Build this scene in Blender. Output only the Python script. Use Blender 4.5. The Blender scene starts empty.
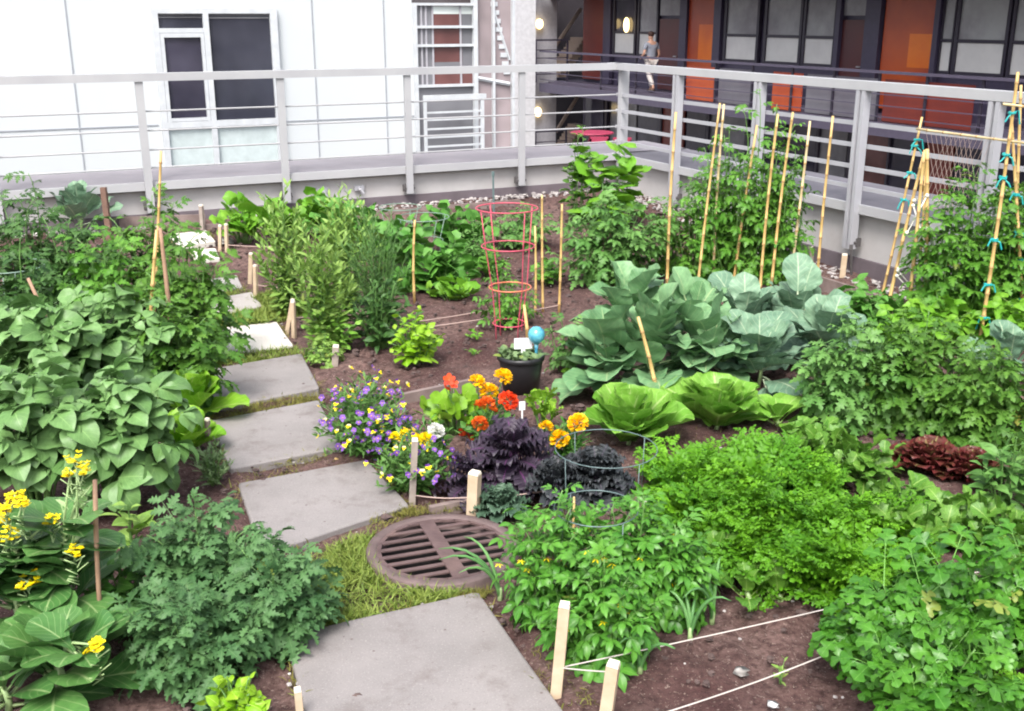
import bpy, math, random
import numpy as np
from mathutils import Vector

# ------------------------------------------------------------------ camera model and measuring helpers
F_PX, EYE, PITCH = 1080.0, 2.03, math.atan(340 / 1080.0)
SN, CS = math.sin(PITCH), math.cos(PITCH)
scene = bpy.context.scene
col = scene.collection
R = random.Random(7)


def ray(px, py):
    u, v = (px - 512) / F_PX, (py - 355.5) / F_PX
    return np.array([u, CS - v * SN, -(SN + v * CS)])


ANG = math.radians(26.0)
E1 = np.array([-math.sin(ANG), math.cos(ANG), 0.0])   # along the right fence, away
E2 = np.array([math.cos(ANG), math.sin(ANG), 0.0])    # along the back fence, to the right
UP = np.array([0.0, 0.0, 1.0])
_r = ray(617, 205)
COR = np.array([0, 0, EYE]) + _r * (EYE / -_r[2])     # fence corner at soil level


def loc(a, b, z=0.0):
    return COR + a * E2 + b * E1 + z * UP


def ab(p):
    d = np.asarray(p) - COR
    return float(d @ E2), float(d @ E1)


def sstep(x):
    x = min(1.0, max(0.0, x))
    return x * x * (3 - 2 * x)


def gz(x, y):
    b = (np.array([x, y, 0]) - COR) @ E1
    return 0.19 * sstep((b + 3.2) / 3.0)


def P(px, py, z=0.0, flat=False):
    """point of the garden seen at a pixel of the photograph, z above the soil"""
    d = ray(px, py)
    g = 0.0
    for _ in range(8):
        t = (EYE - z - g) / -d[2]
        p = np.array([0, 0, EYE]) + d * t
        if flat:
            break
        g = gz(p[0], p[1])
    return p


def depth(p):
    return p[1] * CS - (p[2] - EYE) * SN


def PB(px, py, b):
    d = ray(px, py)
    o = np.array([0, 0, EYE])
    t = (b - (o - COR) @ E1) / (d @ E1)
    return o + d * t


def PA(px, py, a):
    d = ray(px, py)
    o = np.array([0, 0, EYE])
    t = (a - (o - COR) @ E2) / (d @ E2)
    return o + d * t


def PY(px, py, y):
    d = ray(px, py)
    return np.array([0, 0, EYE]) + d * (y / d[1])


# ------------------------------------------------------------------ materials
def nodes_of(name):
    m = bpy.data.materials.new(name)
    m.use_nodes = True
    nt = m.node_tree
    nt.nodes.clear()
    out = nt.nodes.new('ShaderNodeOutputMaterial')
    return m, nt, out


def N(nt, t, **kw):
    n = nt.nodes.new(t)
    for k, v in kw.items():
        if k in n.inputs:
            n.inputs[k].default_value = v
        else:
            setattr(n, k, v)
    return n


def mixc(nt, fac, a, b, mode='MIX'):
    n = nt.nodes.new('ShaderNodeMix')
    n.data_type = 'RGBA'
    n.blend_type = mode
    for idx, v in ((0, fac), (6, a), (7, b)):
        if hasattr(v, 'is_linked') or isinstance(v, bpy.types.NodeSocket):
            nt.links.new(v, n.inputs[idx])
        elif idx == 0:
            n.inputs[0].default_value = v
        else:
            n.inputs[idx].default_value = (*v, 1) if len(v) == 3 else v
    return n.outputs[2]


def noise(nt, scale, detail=4, rough=.6, coord='Object'):
    tc = nt.nodes.new('ShaderNodeTexCoord')
    n = N(nt, 'ShaderNodeTexNoise')
    n.inputs['Scale'].default_value = scale
    n.inputs['Detail'].default_value = detail
    n.inputs['Roughness'].default_value = rough
    nt.links.new(tc.outputs[coord], n.inputs['Vector'])
    return n.outputs['Fac']


def ramp(nt, sock, lo, hi):
    r = nt.nodes.new('ShaderNodeMapRange')
    r.inputs[1].default_value, r.inputs[2].default_value = lo, hi
    nt.links.new(sock, r.inputs[0])
    return r.outputs[0]


def plain(name, c, rough=.6, c2=None, scale=8, metal=0, bump=0, bscale=60, emit=None, spec=.5, stain=None, sscale=2, coord='Object'):
    m, nt, out = nodes_of(name)
    b = N(nt, 'ShaderNodeBsdfPrincipled')
    b.inputs['Roughness'].default_value = rough
    b.inputs['Metallic'].default_value = metal
    b.inputs['Specular IOR Level'].default_value = spec
    cs = None
    if c2 is None:
        c2 = tuple(x * .86 for x in c)
    cs = mixc(nt, ramp(nt, noise(nt, scale, coord=coord), .35, .65), c, c2)
    if stain is not None:
        cs = mixc(nt, ramp(nt, noise(nt, sscale, 6, .65, coord), .55, .75), cs, stain)
    nt.links.new(cs, b.inputs['Base Color'])
    if bump:
        bp = N(nt, 'ShaderNodeBump')
        bp.inputs['Strength'].default_value = bump
        bp.inputs['Distance'].default_value = .01
        nt.links.new(noise(nt, bscale, 6, coord=coord), bp.inputs['Height'])
        nt.links.new(bp.outputs[0], b.inputs['Normal'])
    if emit:
        b.inputs['Emission Color'].default_value = (*emit[:3], 1)
        b.inputs['Emission Strength'].default_value = emit[3]
    nt.links.new(b.outputs[0], out.inputs[0])
    return m


def leafmat(name, dark, light, vein=None, rough=.5, trans=.28, veinw=.1, edge=None, spec=.4, side=False, age=None):
    """leaf: colour varies from leaf to leaf, paler midrib and side veins, lets light through"""
    if name.startswith('petal') is False and 'kale' not in name and name not in ('red_lettuce', 'grass_blade'):
        warm = lambda q: None if q is None else (min(1, q[0] * 1.04 + .003), q[1] * 1.0, q[2] * .80)
        dark, light, vein = warm(dark), warm(light), warm(vein)
        age = age or (.19, .25, .045)
        spec *= .7
    m, nt, out = nodes_of(name)
    at = N(nt, 'ShaderNodeAttribute', attribute_name='leaf')
    sp = N(nt, 'ShaderNodeSeparateColor')
    nt.links.new(at.outputs['Color'], sp.inputs[0])
    c = mixc(nt, sp.outputs[0], dark, light)
    c = mixc(nt, ramp(nt, noise(nt, 28, 3), .3, .7), c, mixc(nt, .5, c, tuple(x * .62 for x in dark)))
    if age:
        c = mixc(nt, ramp(nt, sp.outputs[0], .955, 1.0), c, age)
    if edge:
        c = mixc(nt, ramp(nt, sp.outputs[1], .5, 1.0), c, edge)
    if vein:
        mr = N(nt, 'ShaderNodeMapRange')
        mr.inputs[1].default_value, mr.inputs[2].default_value = veinw, 0
        nt.links.new(sp.outputs[1], mr.inputs[0])
        c = mixc(nt, mr.outputs[0], c, vein)
        if side:
            # side veins: stripes slanting off the midrib
            m1 = N(nt, 'ShaderNodeMath', operation='MULTIPLY_ADD')
            nt.links.new(sp.outputs[1], m1.inputs[0])
            m1.inputs[1].default_value = -.35
            nt.links.new(sp.outputs[2], m1.inputs[2])
            m2 = N(nt, 'ShaderNodeMath', operation='MULTIPLY')
            nt.links.new(m1.outputs[0], m2.inputs[0])
            m2.inputs[1].default_value = 7.0
            m3 = N(nt, 'ShaderNodeMath', operation='FRACT')
            nt.links.new(m2.outputs[0], m3.inputs[0])
            m4 = N(nt, 'ShaderNodeMapRange')
            m4.inputs[1].default_value, m4.inputs[2].default_value = .14, 0
            m4.inputs[4].default_value = .6
            nt.links.new(m3.outputs[0], m4.inputs[0])
            c = mixc(nt, m4.outputs[0], c, vein)
    b = N(nt, 'ShaderNodeBsdfPrincipled')
    b.inputs['Roughness'].default_value = rough
    b.inputs['Specular IOR Level'].default_value = spec
    nt.links.new(c, b.inputs['Base Color'])
    t = N(nt, 'ShaderNodeBsdfTranslucent')
    nt.links.new(mixc(nt, .35, c, light), t.inputs[0])
    mx = N(nt, 'ShaderNodeMixShader')
    mx.inputs[0].default_value = trans * .72
    nt.links.new(b.outputs[0], mx.inputs[1])
    nt.links.new(t.outputs[0], mx.inputs[2])
    nt.links.new(mx.outputs[0], out.inputs[0])
    return m


def glassmat(name, tint, rough=.08, spec=.8):
    m, nt, out = nodes_of(name)
    b = N(nt, 'ShaderNodeBsdfPrincipled')
    b.inputs['Base Color'].default_value = (*tint, 1)
    b.inputs['Roughness'].default_value = rough
    b.inputs['Specular IOR Level'].default_value = spec
    cs = mixc(nt, ramp(nt, noise(nt, .9, 3), .35, .7), tint, tuple(min(1, x * 1.9 + .01) for x in tint))
    nt.links.new(cs, b.inputs['Base Color'])
    nt.links.new(b.outputs[0], out.inputs[0])
    return m


M = {}
L = lambda k, *a, **kw: M.__setitem__(k, leafmat(k, *a, **kw))
L('potato_leaf', (.085, .20, .066), (.20, .37, .165), (.20, .36, .15), .42, .2, .05, side=True, spec=.5)
L('bokchoy_leaf', (.045, .15, .045), (.10, .24, .075), (.26, .38, .2), .38, .2, .07, side=True, spec=.5)
L('tomato_gray', (.036, .115, .045), (.11, .235, .10), (.13, .24, .12), .55, .25, .06)
L('tomato_green', (.04, .135, .02), (.12, .27, .045), (.15, .28, .08), .5, .28, .06, age=(.26, .28, .05))
L('tomato_dark', (.025, .085, .025), (.075, .18, .05), (.10, .2, .07), .5, .25, .06)
L('tomato_blue', (.055, .175, .040), (.16, .33, .10), (.16, .3, .13), .5, .25, .06)
L('tomato_fresh', (.05, .18, .02), (.13, .32, .05), (.17, .32, .08), .45, .28, .06)
L('pepper_leaf', (.045, .19, .025), (.12, .33, .05), (.16, .34, .09), .38, .28, .07, spec=.5)
L('carrot_leaf', (.055, .20, .010), (.16, .41, .022), None, .5, .32)
L('parsley_leaf', (.030, .145, .014), (.095, .285, .032), (.14, .34, .08), .38, .25, .05, spec=.5)
L('curly_parsley', (.06, .22, .01), (.16, .38, .03), None, .5, .3)
L('collard_leaf', (.08, .21, .11), (.21, .39, .23), (.30, .42, .26), .42, .18, .06, side=True)
L('broccoli_leaf', (.09, .19, .15), (.20, .34, .27), (.36, .46, .38), .5, .15, .06, side=True)
L('lettuce_leaf', (.11, .31, .035), (.24, .47, .09), (.36, .52, .22), .4, .32, .09, side=True)
L('butter_leaf', (.13, .34, .02), (.28, .52, .06), (.4, .55, .2), .42, .35, .08, side=True)
L('red_lettuce', (.085, .022, .018), (.17, .065, .035), (.25, .22, .08), .4, .28, .12, edge=(.13, .022, .024))
L('basil_leaf', (.15, .36, .012), (.32, .52, .05), (.4, .55, .14), .4, .33, .07)
L('bean_leaf', (.09, .29, .02), (.22, .44, .06), (.26, .45, .12), .48, .33, .05)
L('squash_leaf', (.05, .19, .03), (.13, .33, .07), (.2, .36, .14), .5, .25, .05)
L('arugula_leaf', (.14, .29, .05), (.30, .46, .15), (.3, .45, .2), .5, .3, .06)
L('rosemary_leaf', (.045, .13, .04), (.12, .25, .09), None, .5, .2)
L('chard_leaf', (.05, .17, .02), (.14, .31, .05), (.28, .44, .14), .42, .3, .08, side=True)
L('purple_kale', (.020, .013, .026), (.062, .042, .066), (.13, .035, .13), .5, .15, .07)
L('dark_kale', (.020, .026, .030), (.055, .060, .062), (.10, .07, .11), .5, .15, .06)
L('gray_kale', (.04, .085, .05), (.085, .15, .09), None, .5, .15)
L('pansy_leaf', (.045, .14, .03), (.12, .25, .07), None, .5, .25)
L('thyme_leaf', (.09, .17, .08), (.2, .3, .17), None, .55, .25)
L('nasturtium_leaf', (.14, .34, .02), (.27, .48, .06), (.4, .52, .2), .42, .33, .05)
L('marigold_leaf', (.035, .14, .02), (.09, .23, .05), None, .5, .25)
L('onion_leaf', (.08, .23, .09), (.15, .33, .13), None, .35, .2)
L('grass_blade', (.13, .21, .025), (.30, .36, .075), None, .6, .3)
L('moss_blade', (.12, .14, .03), (.27, .25, .08), None, .7, .25)
M['stem_green'] = plain('stem_green', (.12, .25, .06), .5)
M['stem_pale'] = plain('stem_pale', (.30, .42, .18), .5)
M['stem_purple'] = plain('stem_purple', (.12, .03, .12), .5)
M['stem_brown'] = plain('stem_brown', (.17, .13, .07), .7)
FL = lambda k, c, c2: M.__setitem__(k, leafmat(k, c, c2, None, .55, .25))
FL('petal_orange', (.90, .46, .001), (.97, .66, .004))
FL('petal_yellow', (.88, .66, .0), (.95, .82, .01))
FL('petal_red', (.62, .025, .006), (.85, .10, .015))
FL('petal_vermilion', (.78, .10, .01), (.9, .24, .03))
FL('petal_purple', (.13, .04, .30), (.30, .14, .50))
FL('petal_violet_dark', (.06, .012, .16), (.15, .05, .30))
FL('petal_cream', (.7, .62, .28), (.8, .76, .55))
FL('petal_white', (.72, .72, .66), (.85, .85, .8))
M['pine'] = plain('pine', (.52, .41, .29), .7, (.43, .32, .21), 14, bump=.15, stain=(.40, .33, .27), sscale=5)
M['pine_grey'] = plain('pine_grey', (.34, .29, .25), .8, (.25, .20, .17), 16, bump=.2)
M['pine_end'] = plain('pine_end', (.74, .66, .54), .8)
M['wood_dark'] = plain('wood_dark', (.19, .11, .08), .8, (.12, .07, .05), 12, bump=.2)
M['board'] = plain('board', (.23, .175, .16), .85, (.15, .11, .10), 7, bump=.3, stain=(.10, .07, .06))
M['bamboo'] = plain('bamboo', (.58, .40, .16), .45, (.48, .31, .11), 9)
M['bamboo_node'] = plain('bamboo_node', (.40, .25, .10), .6)
M['bamboo_pale'] = plain('bamboo_pale', (.60, .48, .28), .5, (.50, .38, .2), 9)
M['pink_wire'] = plain('pink_wire', (.55, .07, .12), .5, (.40, .06, .10), 9)
M['orange_wire'] = plain('orange_wire', (.66, .19, .10), .4)
M['green_wire'] = plain('green_wire', (.18, .27, .21), .4)
M['grey_wire'] = plain('grey_wire', (.13, .19, .19), .45, metal=.2)
M['stick'] = plain('stick', (.36, .22, .14), .7, (.28, .17, .11), 9)
M['string'] = plain('string', (.55, .50, .46), .9)
M['string_dark'] = plain('string_dark', (.45, .33, .29), .9)
M['teal_tie'] = plain('teal_tie', (.01, .34, .33), .5)
M['white_tie'] = plain('white_tie', (.8, .78, .7), .8)
M['pot'] = plain('pot', (.018, .018, .02), .4, spec=.4)
M['label_white'] = plain('label_white', (.8, .8, .8), .5)
M['blue_glass'] = plain('blue_glass', (.03, .20, .32), .12, (.12, .42, .5), 25, spec=.8)
M['iron'] = plain('iron', (.16, .105, .10), .62, (.11, .07, .068), 11, metal=.35, bump=.25, bscale=90, stain=(.20, .13, .11), sscale=4)
M['iron_rim'] = plain('iron_rim', (.17, .12, .115), .65, (.12, .085, .08), 14, metal=.3, bump=.25, bscale=90)
M['black_pit'] = plain('black_pit', (.012, .010, .010), .9)


def concrete(name, c, stain, k=1.0):
    m, nt, out = nodes_of(name)
    b = N(nt, 'ShaderNodeBsdfPrincipled')
    b.inputs['Roughness'].default_value = .85
    cs = mixc(nt, ramp(nt, noise(nt, 3.0, 5), .35, .68), c, tuple(x * .80 for x in c))
    cs = mixc(nt, ramp(nt, noise(nt, 160, 2), .58, .72), cs, tuple(min(1, x * 1.25) for x in c))
    cs = mixc(nt, ramp(nt, noise(nt, 120, 2), .36, .28), cs, tuple(x * .62 for x in c))
    cs = mixc(nt, ramp(nt, noise(nt, 3.6, 9, .8), .52, .74), cs, stain)
    # scattered dropped crumbs of earth
    tc = N(nt, 'ShaderNodeTexCoord')
    vo = N(nt, 'ShaderNodeTexVoronoi')
    vo.inputs['Scale'].default_value = 13
    nt.links.new(tc.outputs['Object'], vo.inputs['Vector'])
    cs = mixc(nt, ramp(nt, vo.outputs['Distance'], .085, .045), cs, stain)
    nt.links.new(cs, b.inputs['Base Color'])
    bp = N(nt, 'ShaderNodeBump')
    bp.inputs['Strength'].default_value = .25
    bp.inputs['Distance'].default_value = .006
    nt.links.new(noise(nt, 90, 6), bp.inputs['Height'])
    nt.links.new(bp.outputs[0], b.inputs['Normal'])
    nt.links.new(b.outputs[0], out.inputs[0])
    return m


M['slab'] = concrete('slab', (.23, .21, .204), (.12, .095, .088))
M['slab_pale'] = concrete('slab_pale', (.36, .335, .315), (.22, .19, .175))
M['slab_white'] = concrete('slab_white', (.62, .585, .53), (.42, .36, .32))


def soilmat():
    m, nt, out = nodes_of('soil')
    b = N(nt, 'ShaderNodeBsdfPrincipled')
    b.inputs['Roughness'].default_value = .95
    b.inputs['Specular IOR Level'].default_value = .2
    c = mixc(nt, ramp(nt, noise(nt, 1.3, 4), .35, .62), (.072, .035, .033), (.185, .118, .104))
    c = mixc(nt, ramp(nt, noise(nt, 34, 6, .7), .40, .66), c, (.048, .025, .023))
    c = mixc(nt, ramp(nt, noise(nt, 70, 3, .6), .60, .70), c, (.24, .18, .155))
    c = mixc(nt, ramp(nt, noise(nt, 130, 2, .6), .69, .74), c, (.42, .36, .31))
    nt.links.new(c, b.inputs['Base Color'])
    bp = N(nt, 'ShaderNodeBump')
    bp.inputs['Strength'].default_value = .8
    bp.inputs['Distance'].default_value = .02
    nt.links.new(noise(nt, 45, 8, .7), bp.inputs['Height'])
    nt.links.new(bp.outputs[0], b.inputs['Normal'])
    nt.links.new(b.outputs[0], out.inputs[0])
    return m


M['soil'] = soilmat()
M['crumb'] = plain('crumb', (.11, .075, .068), .95, (.05, .032, .03), 30)
M['pebble'] = plain('pebble', (.50, .47, .45), .8, (.25, .22, .22), 20)
M['white_panel'] = plain('white_panel', (.50, .522, .532), .5, (.475, .50, .512), .4)
M['panel_joint'] = plain('panel_joint', (.30, .315, .345), .6)
M['white_frame'] = plain('white_frame', (.50, .52, .54), .4)
M['spandrel'] = plain('spandrel', (.47, .535, .535), .25)
M['dark_glass'] = glassmat('dark_glass', (.026, .024, .038), .08, .4)
M['dark_blue_glass'] = glassmat('dark_blue_glass', (.022, .023, .033), .08, .35)
M['grey_glass'] = glassmat('grey_glass', (.11, .11, .12), .15, .5)
M['pale_glass'] = glassmat('pale_glass', (.46, .50, .48), .3)
M['frosted'] = plain('frosted', (.66, .65, .63), .35, (.56, .55, .54), 1.2)
M['frosted_mid'] = plain('frosted_mid', (.33, .34, .34), .2, (.20, .19, .21), .9)
M['maroon_glass'] = glassmat('maroon_glass', (.085, .034, .032), .2, .5)
M['pink_glass'] = glassmat('pink_glass', (.20, .165, .17), .2, .5)
M['fence_paint'] = plain('fence_paint', (.36, .36, .385), .5, (.32, .32, .345), 3)
M['fence_white'] = plain('fence_white', (.375, .375, .385), .5, (.335, .335, .35), 3)
M['bolt'] = plain('bolt', (.16, .15, .15), .5, metal=.6)
M['curb_white'] = plain('curb_white', (.47, .455, .45), .75, (.41, .395, .39), 3, stain=(.40, .37, .36), sscale=2.2)
M['curb_dark'] = plain('curb_dark', (.135, .11, .125), .8, (.105, .085, .095), 5)
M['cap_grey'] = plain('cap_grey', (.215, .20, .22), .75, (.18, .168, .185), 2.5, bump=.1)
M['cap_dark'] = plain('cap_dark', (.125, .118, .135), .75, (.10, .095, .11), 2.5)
M['rust_panel'] = plain('rust_panel', (.17, .024, .014), .4, (.11, .015, .013), .7)
M['orange_panel'] = plain('orange_panel', (.72, .17, .008), .35, (.60, .11, .008), .8)
M['maroon_panel'] = plain('maroon_panel', (.085, .014, .015), .45, (.06, .012, .016), .8)
M['rust_orange'] = plain('rust_orange', (.46, .078, .014), .35, (.30, .036, .012), .5)
M['purple_frame'] = plain('purple_frame', (.052, .042, .078), .5)
M['black_frame'] = plain('black_frame', (.026, .020, .036), .5)
M['slab_edge'] = plain('slab_edge', (.066, .056, .088), .6)
M['mesh_panel'] = plain('mesh_panel', (.15, .145, .165), .5, (.11, .10, .125), .8)
M['courtyard'] = plain('courtyard', (.24, .225, .23), .85, (.18, .17, .17), .7)
M['wall_grey'] = plain('wall_grey', (.36, .35, .38), .8)
M['wall_dark'] = plain('wall_dark', (.035, .028, .034), .8)
M['column_white'] = plain('column_white', (.52, .52, .54), .7)
M['stair_wood'] = plain('stair_wood', (.30, .22, .17), .7)
M['lamp_glow'] = plain('lamp_glow', (.9, .7, .3), .5, emit=(1.0, .72, .30, 2.2))
M['chair_red'] = plain('chair_red', (.33, .035, .08), .45)
M['skin'] = plain('skin', (.48, .27, .19), .6)
M['shirt'] = plain('shirt', (.22, .235, .28), .8)
M['trousers'] = plain('trousers', (.46, .42, .40), .8)
M['hair'] = plain('hair', (.05, .02, .014), .7)
M['shoe'] = plain('shoe', (.04, .03, .03), .6)

# ------------------------------------------------------------------ object helpers
WL = {}


def thing(name, label, cat, p, group=None, kind=None):
    o = bpy.data.objects.new(name, None)
    o.empty_display_size = .1
    col.objects.link(o)
    o.location = tuple(float(x) for x in p)
    o['label'] = label
    o['category'] = cat
    if group:
        o['group'] = group
    if kind:
        o['kind'] = kind
    WL[o] = np.array(p, float)
    return o


def tag(o, label, cat, group=None):
    o['label'] = label
    o['category'] = cat
    if group:
        o['group'] = group
    return o


def struct(o):
    o['kind'] = 'structure'
    return o


class MB:
    def __init__(self):
        self.V, self.T, self.A, self.MI, self.n = [], [], [], [], 0

    def add(self, V, T, A=None, mi=0):
        V = np.asarray(V, float)
        T = np.asarray(T, int)
        if A is None:
            A = np.full((len(V), 3), .5)
        self.V.append(V)
        self.T.append(T + self.n)
        self.A.append(A)
        self.MI.append(np.full(len(T), mi, int))
        self.n += len(V)

    def box(self, c, size, ax=(1, 0, 0), ay=(0, 1, 0), az=(0, 0, 1), mi=0, taper=1.0):
        c = np.asarray(c, float)
        ax, ay, az = (np.asarray(q, float) for q in (ax, ay, az))
        sx, sy, sz = (q / 2 for q in size)
        V = []
        for k in (-1, 1):
            tp = taper if k > 0 else 1
            for (i, j) in ((-1, -1), (1, -1), (1, 1), (-1, 1)):
                V.append(c + ax * sx * i * tp + ay * sy * j * tp + az * sz * k)
        T = [(0, 2, 1), (0, 3, 2), (4, 5, 6), (4, 6, 7)]
        for i in range(4):
            j = (i + 1) % 4
            T += [(i, j, j + 4), (i, j + 4, i + 4)]
        self.add(V, T, mi=mi)

    def bevbox(self, c, size, ax=(1, 0, 0), ay=(0, 1, 0), bev=.01, jit=0.0):
        """box with rounded vertical corners and bevelled top edge"""
        c = np.asarray(c, float)
        ax, ay = np.asarray(ax, float), np.asarray(ay, float)
        sx, sy, sz = size[0] / 2, size[1] / 2, size[2]
        rings = []
        for (ins, z) in ((0, -sz / 2), (0, sz / 2 - bev), (bev * .35, sz / 2 - bev * .3), (bev, sz / 2)):
            ring = []
            for (i, j) in ((1, 1), (-1, 1), (-1, -1), (1, -1)):
                for k in range(3):
                    a0 = {(1, 1): 0, (-1, 1): 90, (-1, -1): 180, (1, -1): 270}[(i, j)] + 45 * k
                    r = bev * 1.3
                    x = i * (sx - r) + math.cos(math.radians(a0)) * (r - ins)
                    y = j * (sy - r) + math.sin(math.radians(a0)) * (r - ins)
                    ring.append(c + ax * x + ay * y + UP * z)
            rings.append(ring)
        V = [q for r_ in rings for q in r_]
        n = 12
        T = []
        for r_ in range(3):
            for i in range(n):
                j = (i + 1) % n
                T += [(r_ * n + i, r_ * n + j, r_ * n + n + j), (r_ * n + i, r_ * n + n + j, r_ * n + n + i)]
        V.append(c + UP * sz / 2)
        for i in range(n):
            T.append((3 * n + i, 3 * n + (i + 1) % n, 4 * n))
        self.add(V, T)

    def tube(self, pts, rad, ns=6, cap=True, mi=0, A=None, closed=False):
        pts = [np.asarray(p, float) for p in pts]
        n = len(pts)
        if np.isscalar(rad):
            rad = [rad] * n
        V, T = [], []
        prev = None
        for i in range(n):
            if closed:
                d = pts[(i + 1) % n] - pts[i - 1]
            else:
                d = pts[min(i + 1, n - 1)] - pts[max(i - 1, 0)]
            d = d / (np.linalg.norm(d) + 1e-12)
            if prev is None:
                x = np.cross(d, (0, 0, 1) if abs(d[2]) < .9 else (1, 0, 0))
            else:
                x = prev - d * (prev @ d)
            x = x / (np.linalg.norm(x) + 1e-12)
            prev = x
            y = np.cross(d, x)
            for k in range(ns):
                a = 2 * math.pi * k / ns
                V.append(pts[i] + rad[i] * (math.cos(a) * x + math.sin(a) * y))
        for i in range(n if closed else n - 1):
            q = ((i + 1) % n) * ns
            for k in range(ns):
                j = (k + 1) % ns
                T += [(i * ns + k, i * ns + j, q + j), (i * ns + k, q + j, q + k)]
        if cap and not closed:
            V += [pts[0], pts[-1]]
            c0, c1 = n * ns, n * ns + 1
            for k in range(ns):
                j = (k + 1) % ns
                T += [(c0, j, k), (c1, (n - 1) * ns + k, (n - 1) * ns + j)]
        AA = None
        if A is not None:
            AA = np.tile(np.asarray(A, float), (len(V), 1))
        self.add(V, T, AA, mi)

    def lathe(self, prof, c, ns=20, mi=0):
        c = np.asarray(c, float)
        V = [c + np.array([r * math.cos(2 * math.pi * k / ns), r * math.sin(2 * math.pi * k / ns), z]) for r, z in prof for k in range(ns)]
        T = []
        for i in range(len(prof) - 1):
            for k in range(ns):
                j = (k + 1) % ns
                T += [(i * ns + k, i * ns + j, i * ns + ns + j), (i * ns + k, i * ns + ns + j, i * ns + ns + k)]
        self.add(V, T, mi=mi)

    def sphere(self, c, r, ns=10, nr=7, mi=0):
        r = np.asarray(r if not np.isscalar(r) else (r, r, r), float)
        c = np.asarray(c, float)
        V, T = [], []
        for i in range(nr + 1):
            th = math.pi * i / nr
            for k in range(ns):
                ph = 2 * math.pi * k / ns
                V.append(c + r * np.array([math.sin(th) * math.cos(ph), math.sin(th) * math.sin(ph), math.cos(th)]))
        for i in range(nr):
            for k in range(ns):
                j = (k + 1) % ns
                T += [(i * ns + k, i * ns + ns + j, i * ns + j), (i * ns + k, i * ns + ns + k, i * ns + ns + j)]
        self.add(V, T, mi=mi)

    def leaves(self, tmpls, pos, d, nrm, scale, rnd, rng):
        """many leaves: every leaf a copy of one of the template shapes"""
        pos, d, nrm = np.asarray(pos, float), np.asarray(d, float), np.asarray(nrm, float)
        scale, rnd = np.asarray(scale, float), np.asarray(rnd, float)
        if len(pos) == 0:
            return
        d = d / np.linalg.norm(d, axis=1, keepdims=True)
        z = nrm - (nrm * d).sum(1, keepdims=True) * d
        z = z / (np.linalg.norm(z, axis=1, keepdims=True) + 1e-9)
        x = np.cross(d, z)
        pick = rng.integers(0, len(tmpls), len(pos))
        for ti, (TV, TT, TA) in enumerate(tmpls):
            s = np.where(pick == ti)[0]
            if not len(s):
                continue
            Mx = np.stack([x[s], d[s], z[s]], 2) * scale[s][:, None, None]
            V = np.einsum('nij,vj->nvi', Mx, TV) + pos[s][:, None, :]
            nv = len(TV)
            T = (TT[None] + (np.arange(len(s)) * nv)[:, None, None]).reshape(-1, 3)
            A = np.empty((len(s), nv, 3))
            A[:, :, 0] = rnd[s][:, None]
            A[:, :, 1:] = TA[None]
            self.add(V.reshape(-1, 3), T, A.reshape(-1, 3))

    def build(self, name, mat, parent=None, smooth=False):
        me = bpy.data.meshes.new(name)
        V = np.concatenate(self.V)
        T = np.concatenate(self.T)
        A = np.concatenate(self.A)
        if parent is not None:
            V = V - WL[parent]
        me.vertices.add(len(V))
        me.vertices.foreach_set('co', V.astype(np.float32).ravel())
        me.loops.add(len(T) * 3)
        me.loops.foreach_set('vertex_index', T.astype(np.int32).ravel())
        me.polygons.add(len(T))
        me.polygons.foreach_set('loop_start', np.arange(0, len(T) * 3, 3, dtype=np.int32))
        me.polygons.foreach_set('loop_total', np.full(len(T), 3, np.int32))
        me.polygons.foreach_set('material_index', np.concatenate(self.MI).astype(np.int32))
        me.polygons.foreach_set('use_smooth', np.full(len(T), bool(smooth)))
        at = me.attributes.new('leaf', 'FLOAT_COLOR', 'POINT')
        at.data.foreach_set('color', np.concatenate([A, np.ones((len(A), 1))], 1).astype(np.float32).ravel())
        me.update(calc_edges=True)
        me.validate()
        for mm in (mat if isinstance(mat, (list, tuple)) else [mat]):
            me.materials.append(M[mm])
        o = bpy.data.objects.new(name, me)
        col.objects.link(o)
        if parent is not None:
            o.parent = parent
            WL[o] = WL[parent]
        else:
            WL[o] = np.zeros(3)
        return o


def copy_tree(o, p, label=None, group=None):
    c = o.copy()
    col.objects.link(c)
    c.location = tuple(float(x) for x in p)
    if label:
        c['label'] = label
    if group:
        c['group'] = group
    for ch in o.children:
        k = ch.copy()
        col.objects.link(k)
        k.parent = c
        for g in ch.children:
            q = g.copy()
            col.objects.link(q)
            q.parent = k
    return c


def copy_part(o, parent, p, rz=0.0, s=1.0, tilt=0.0, taz=0.0):
    """a copy of a part (sharing its mesh) at world point p under parent"""
    c = o.copy()
    col.objects.link(c)
    c.parent = parent
    c.location = tuple(float(x) for x in (np.asarray(p) - WL[parent]))
    c.rotation_euler = (tilt * math.cos(taz), tilt * math.sin(taz), rz)
    c.scale = (s, s, s)
    return c


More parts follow.
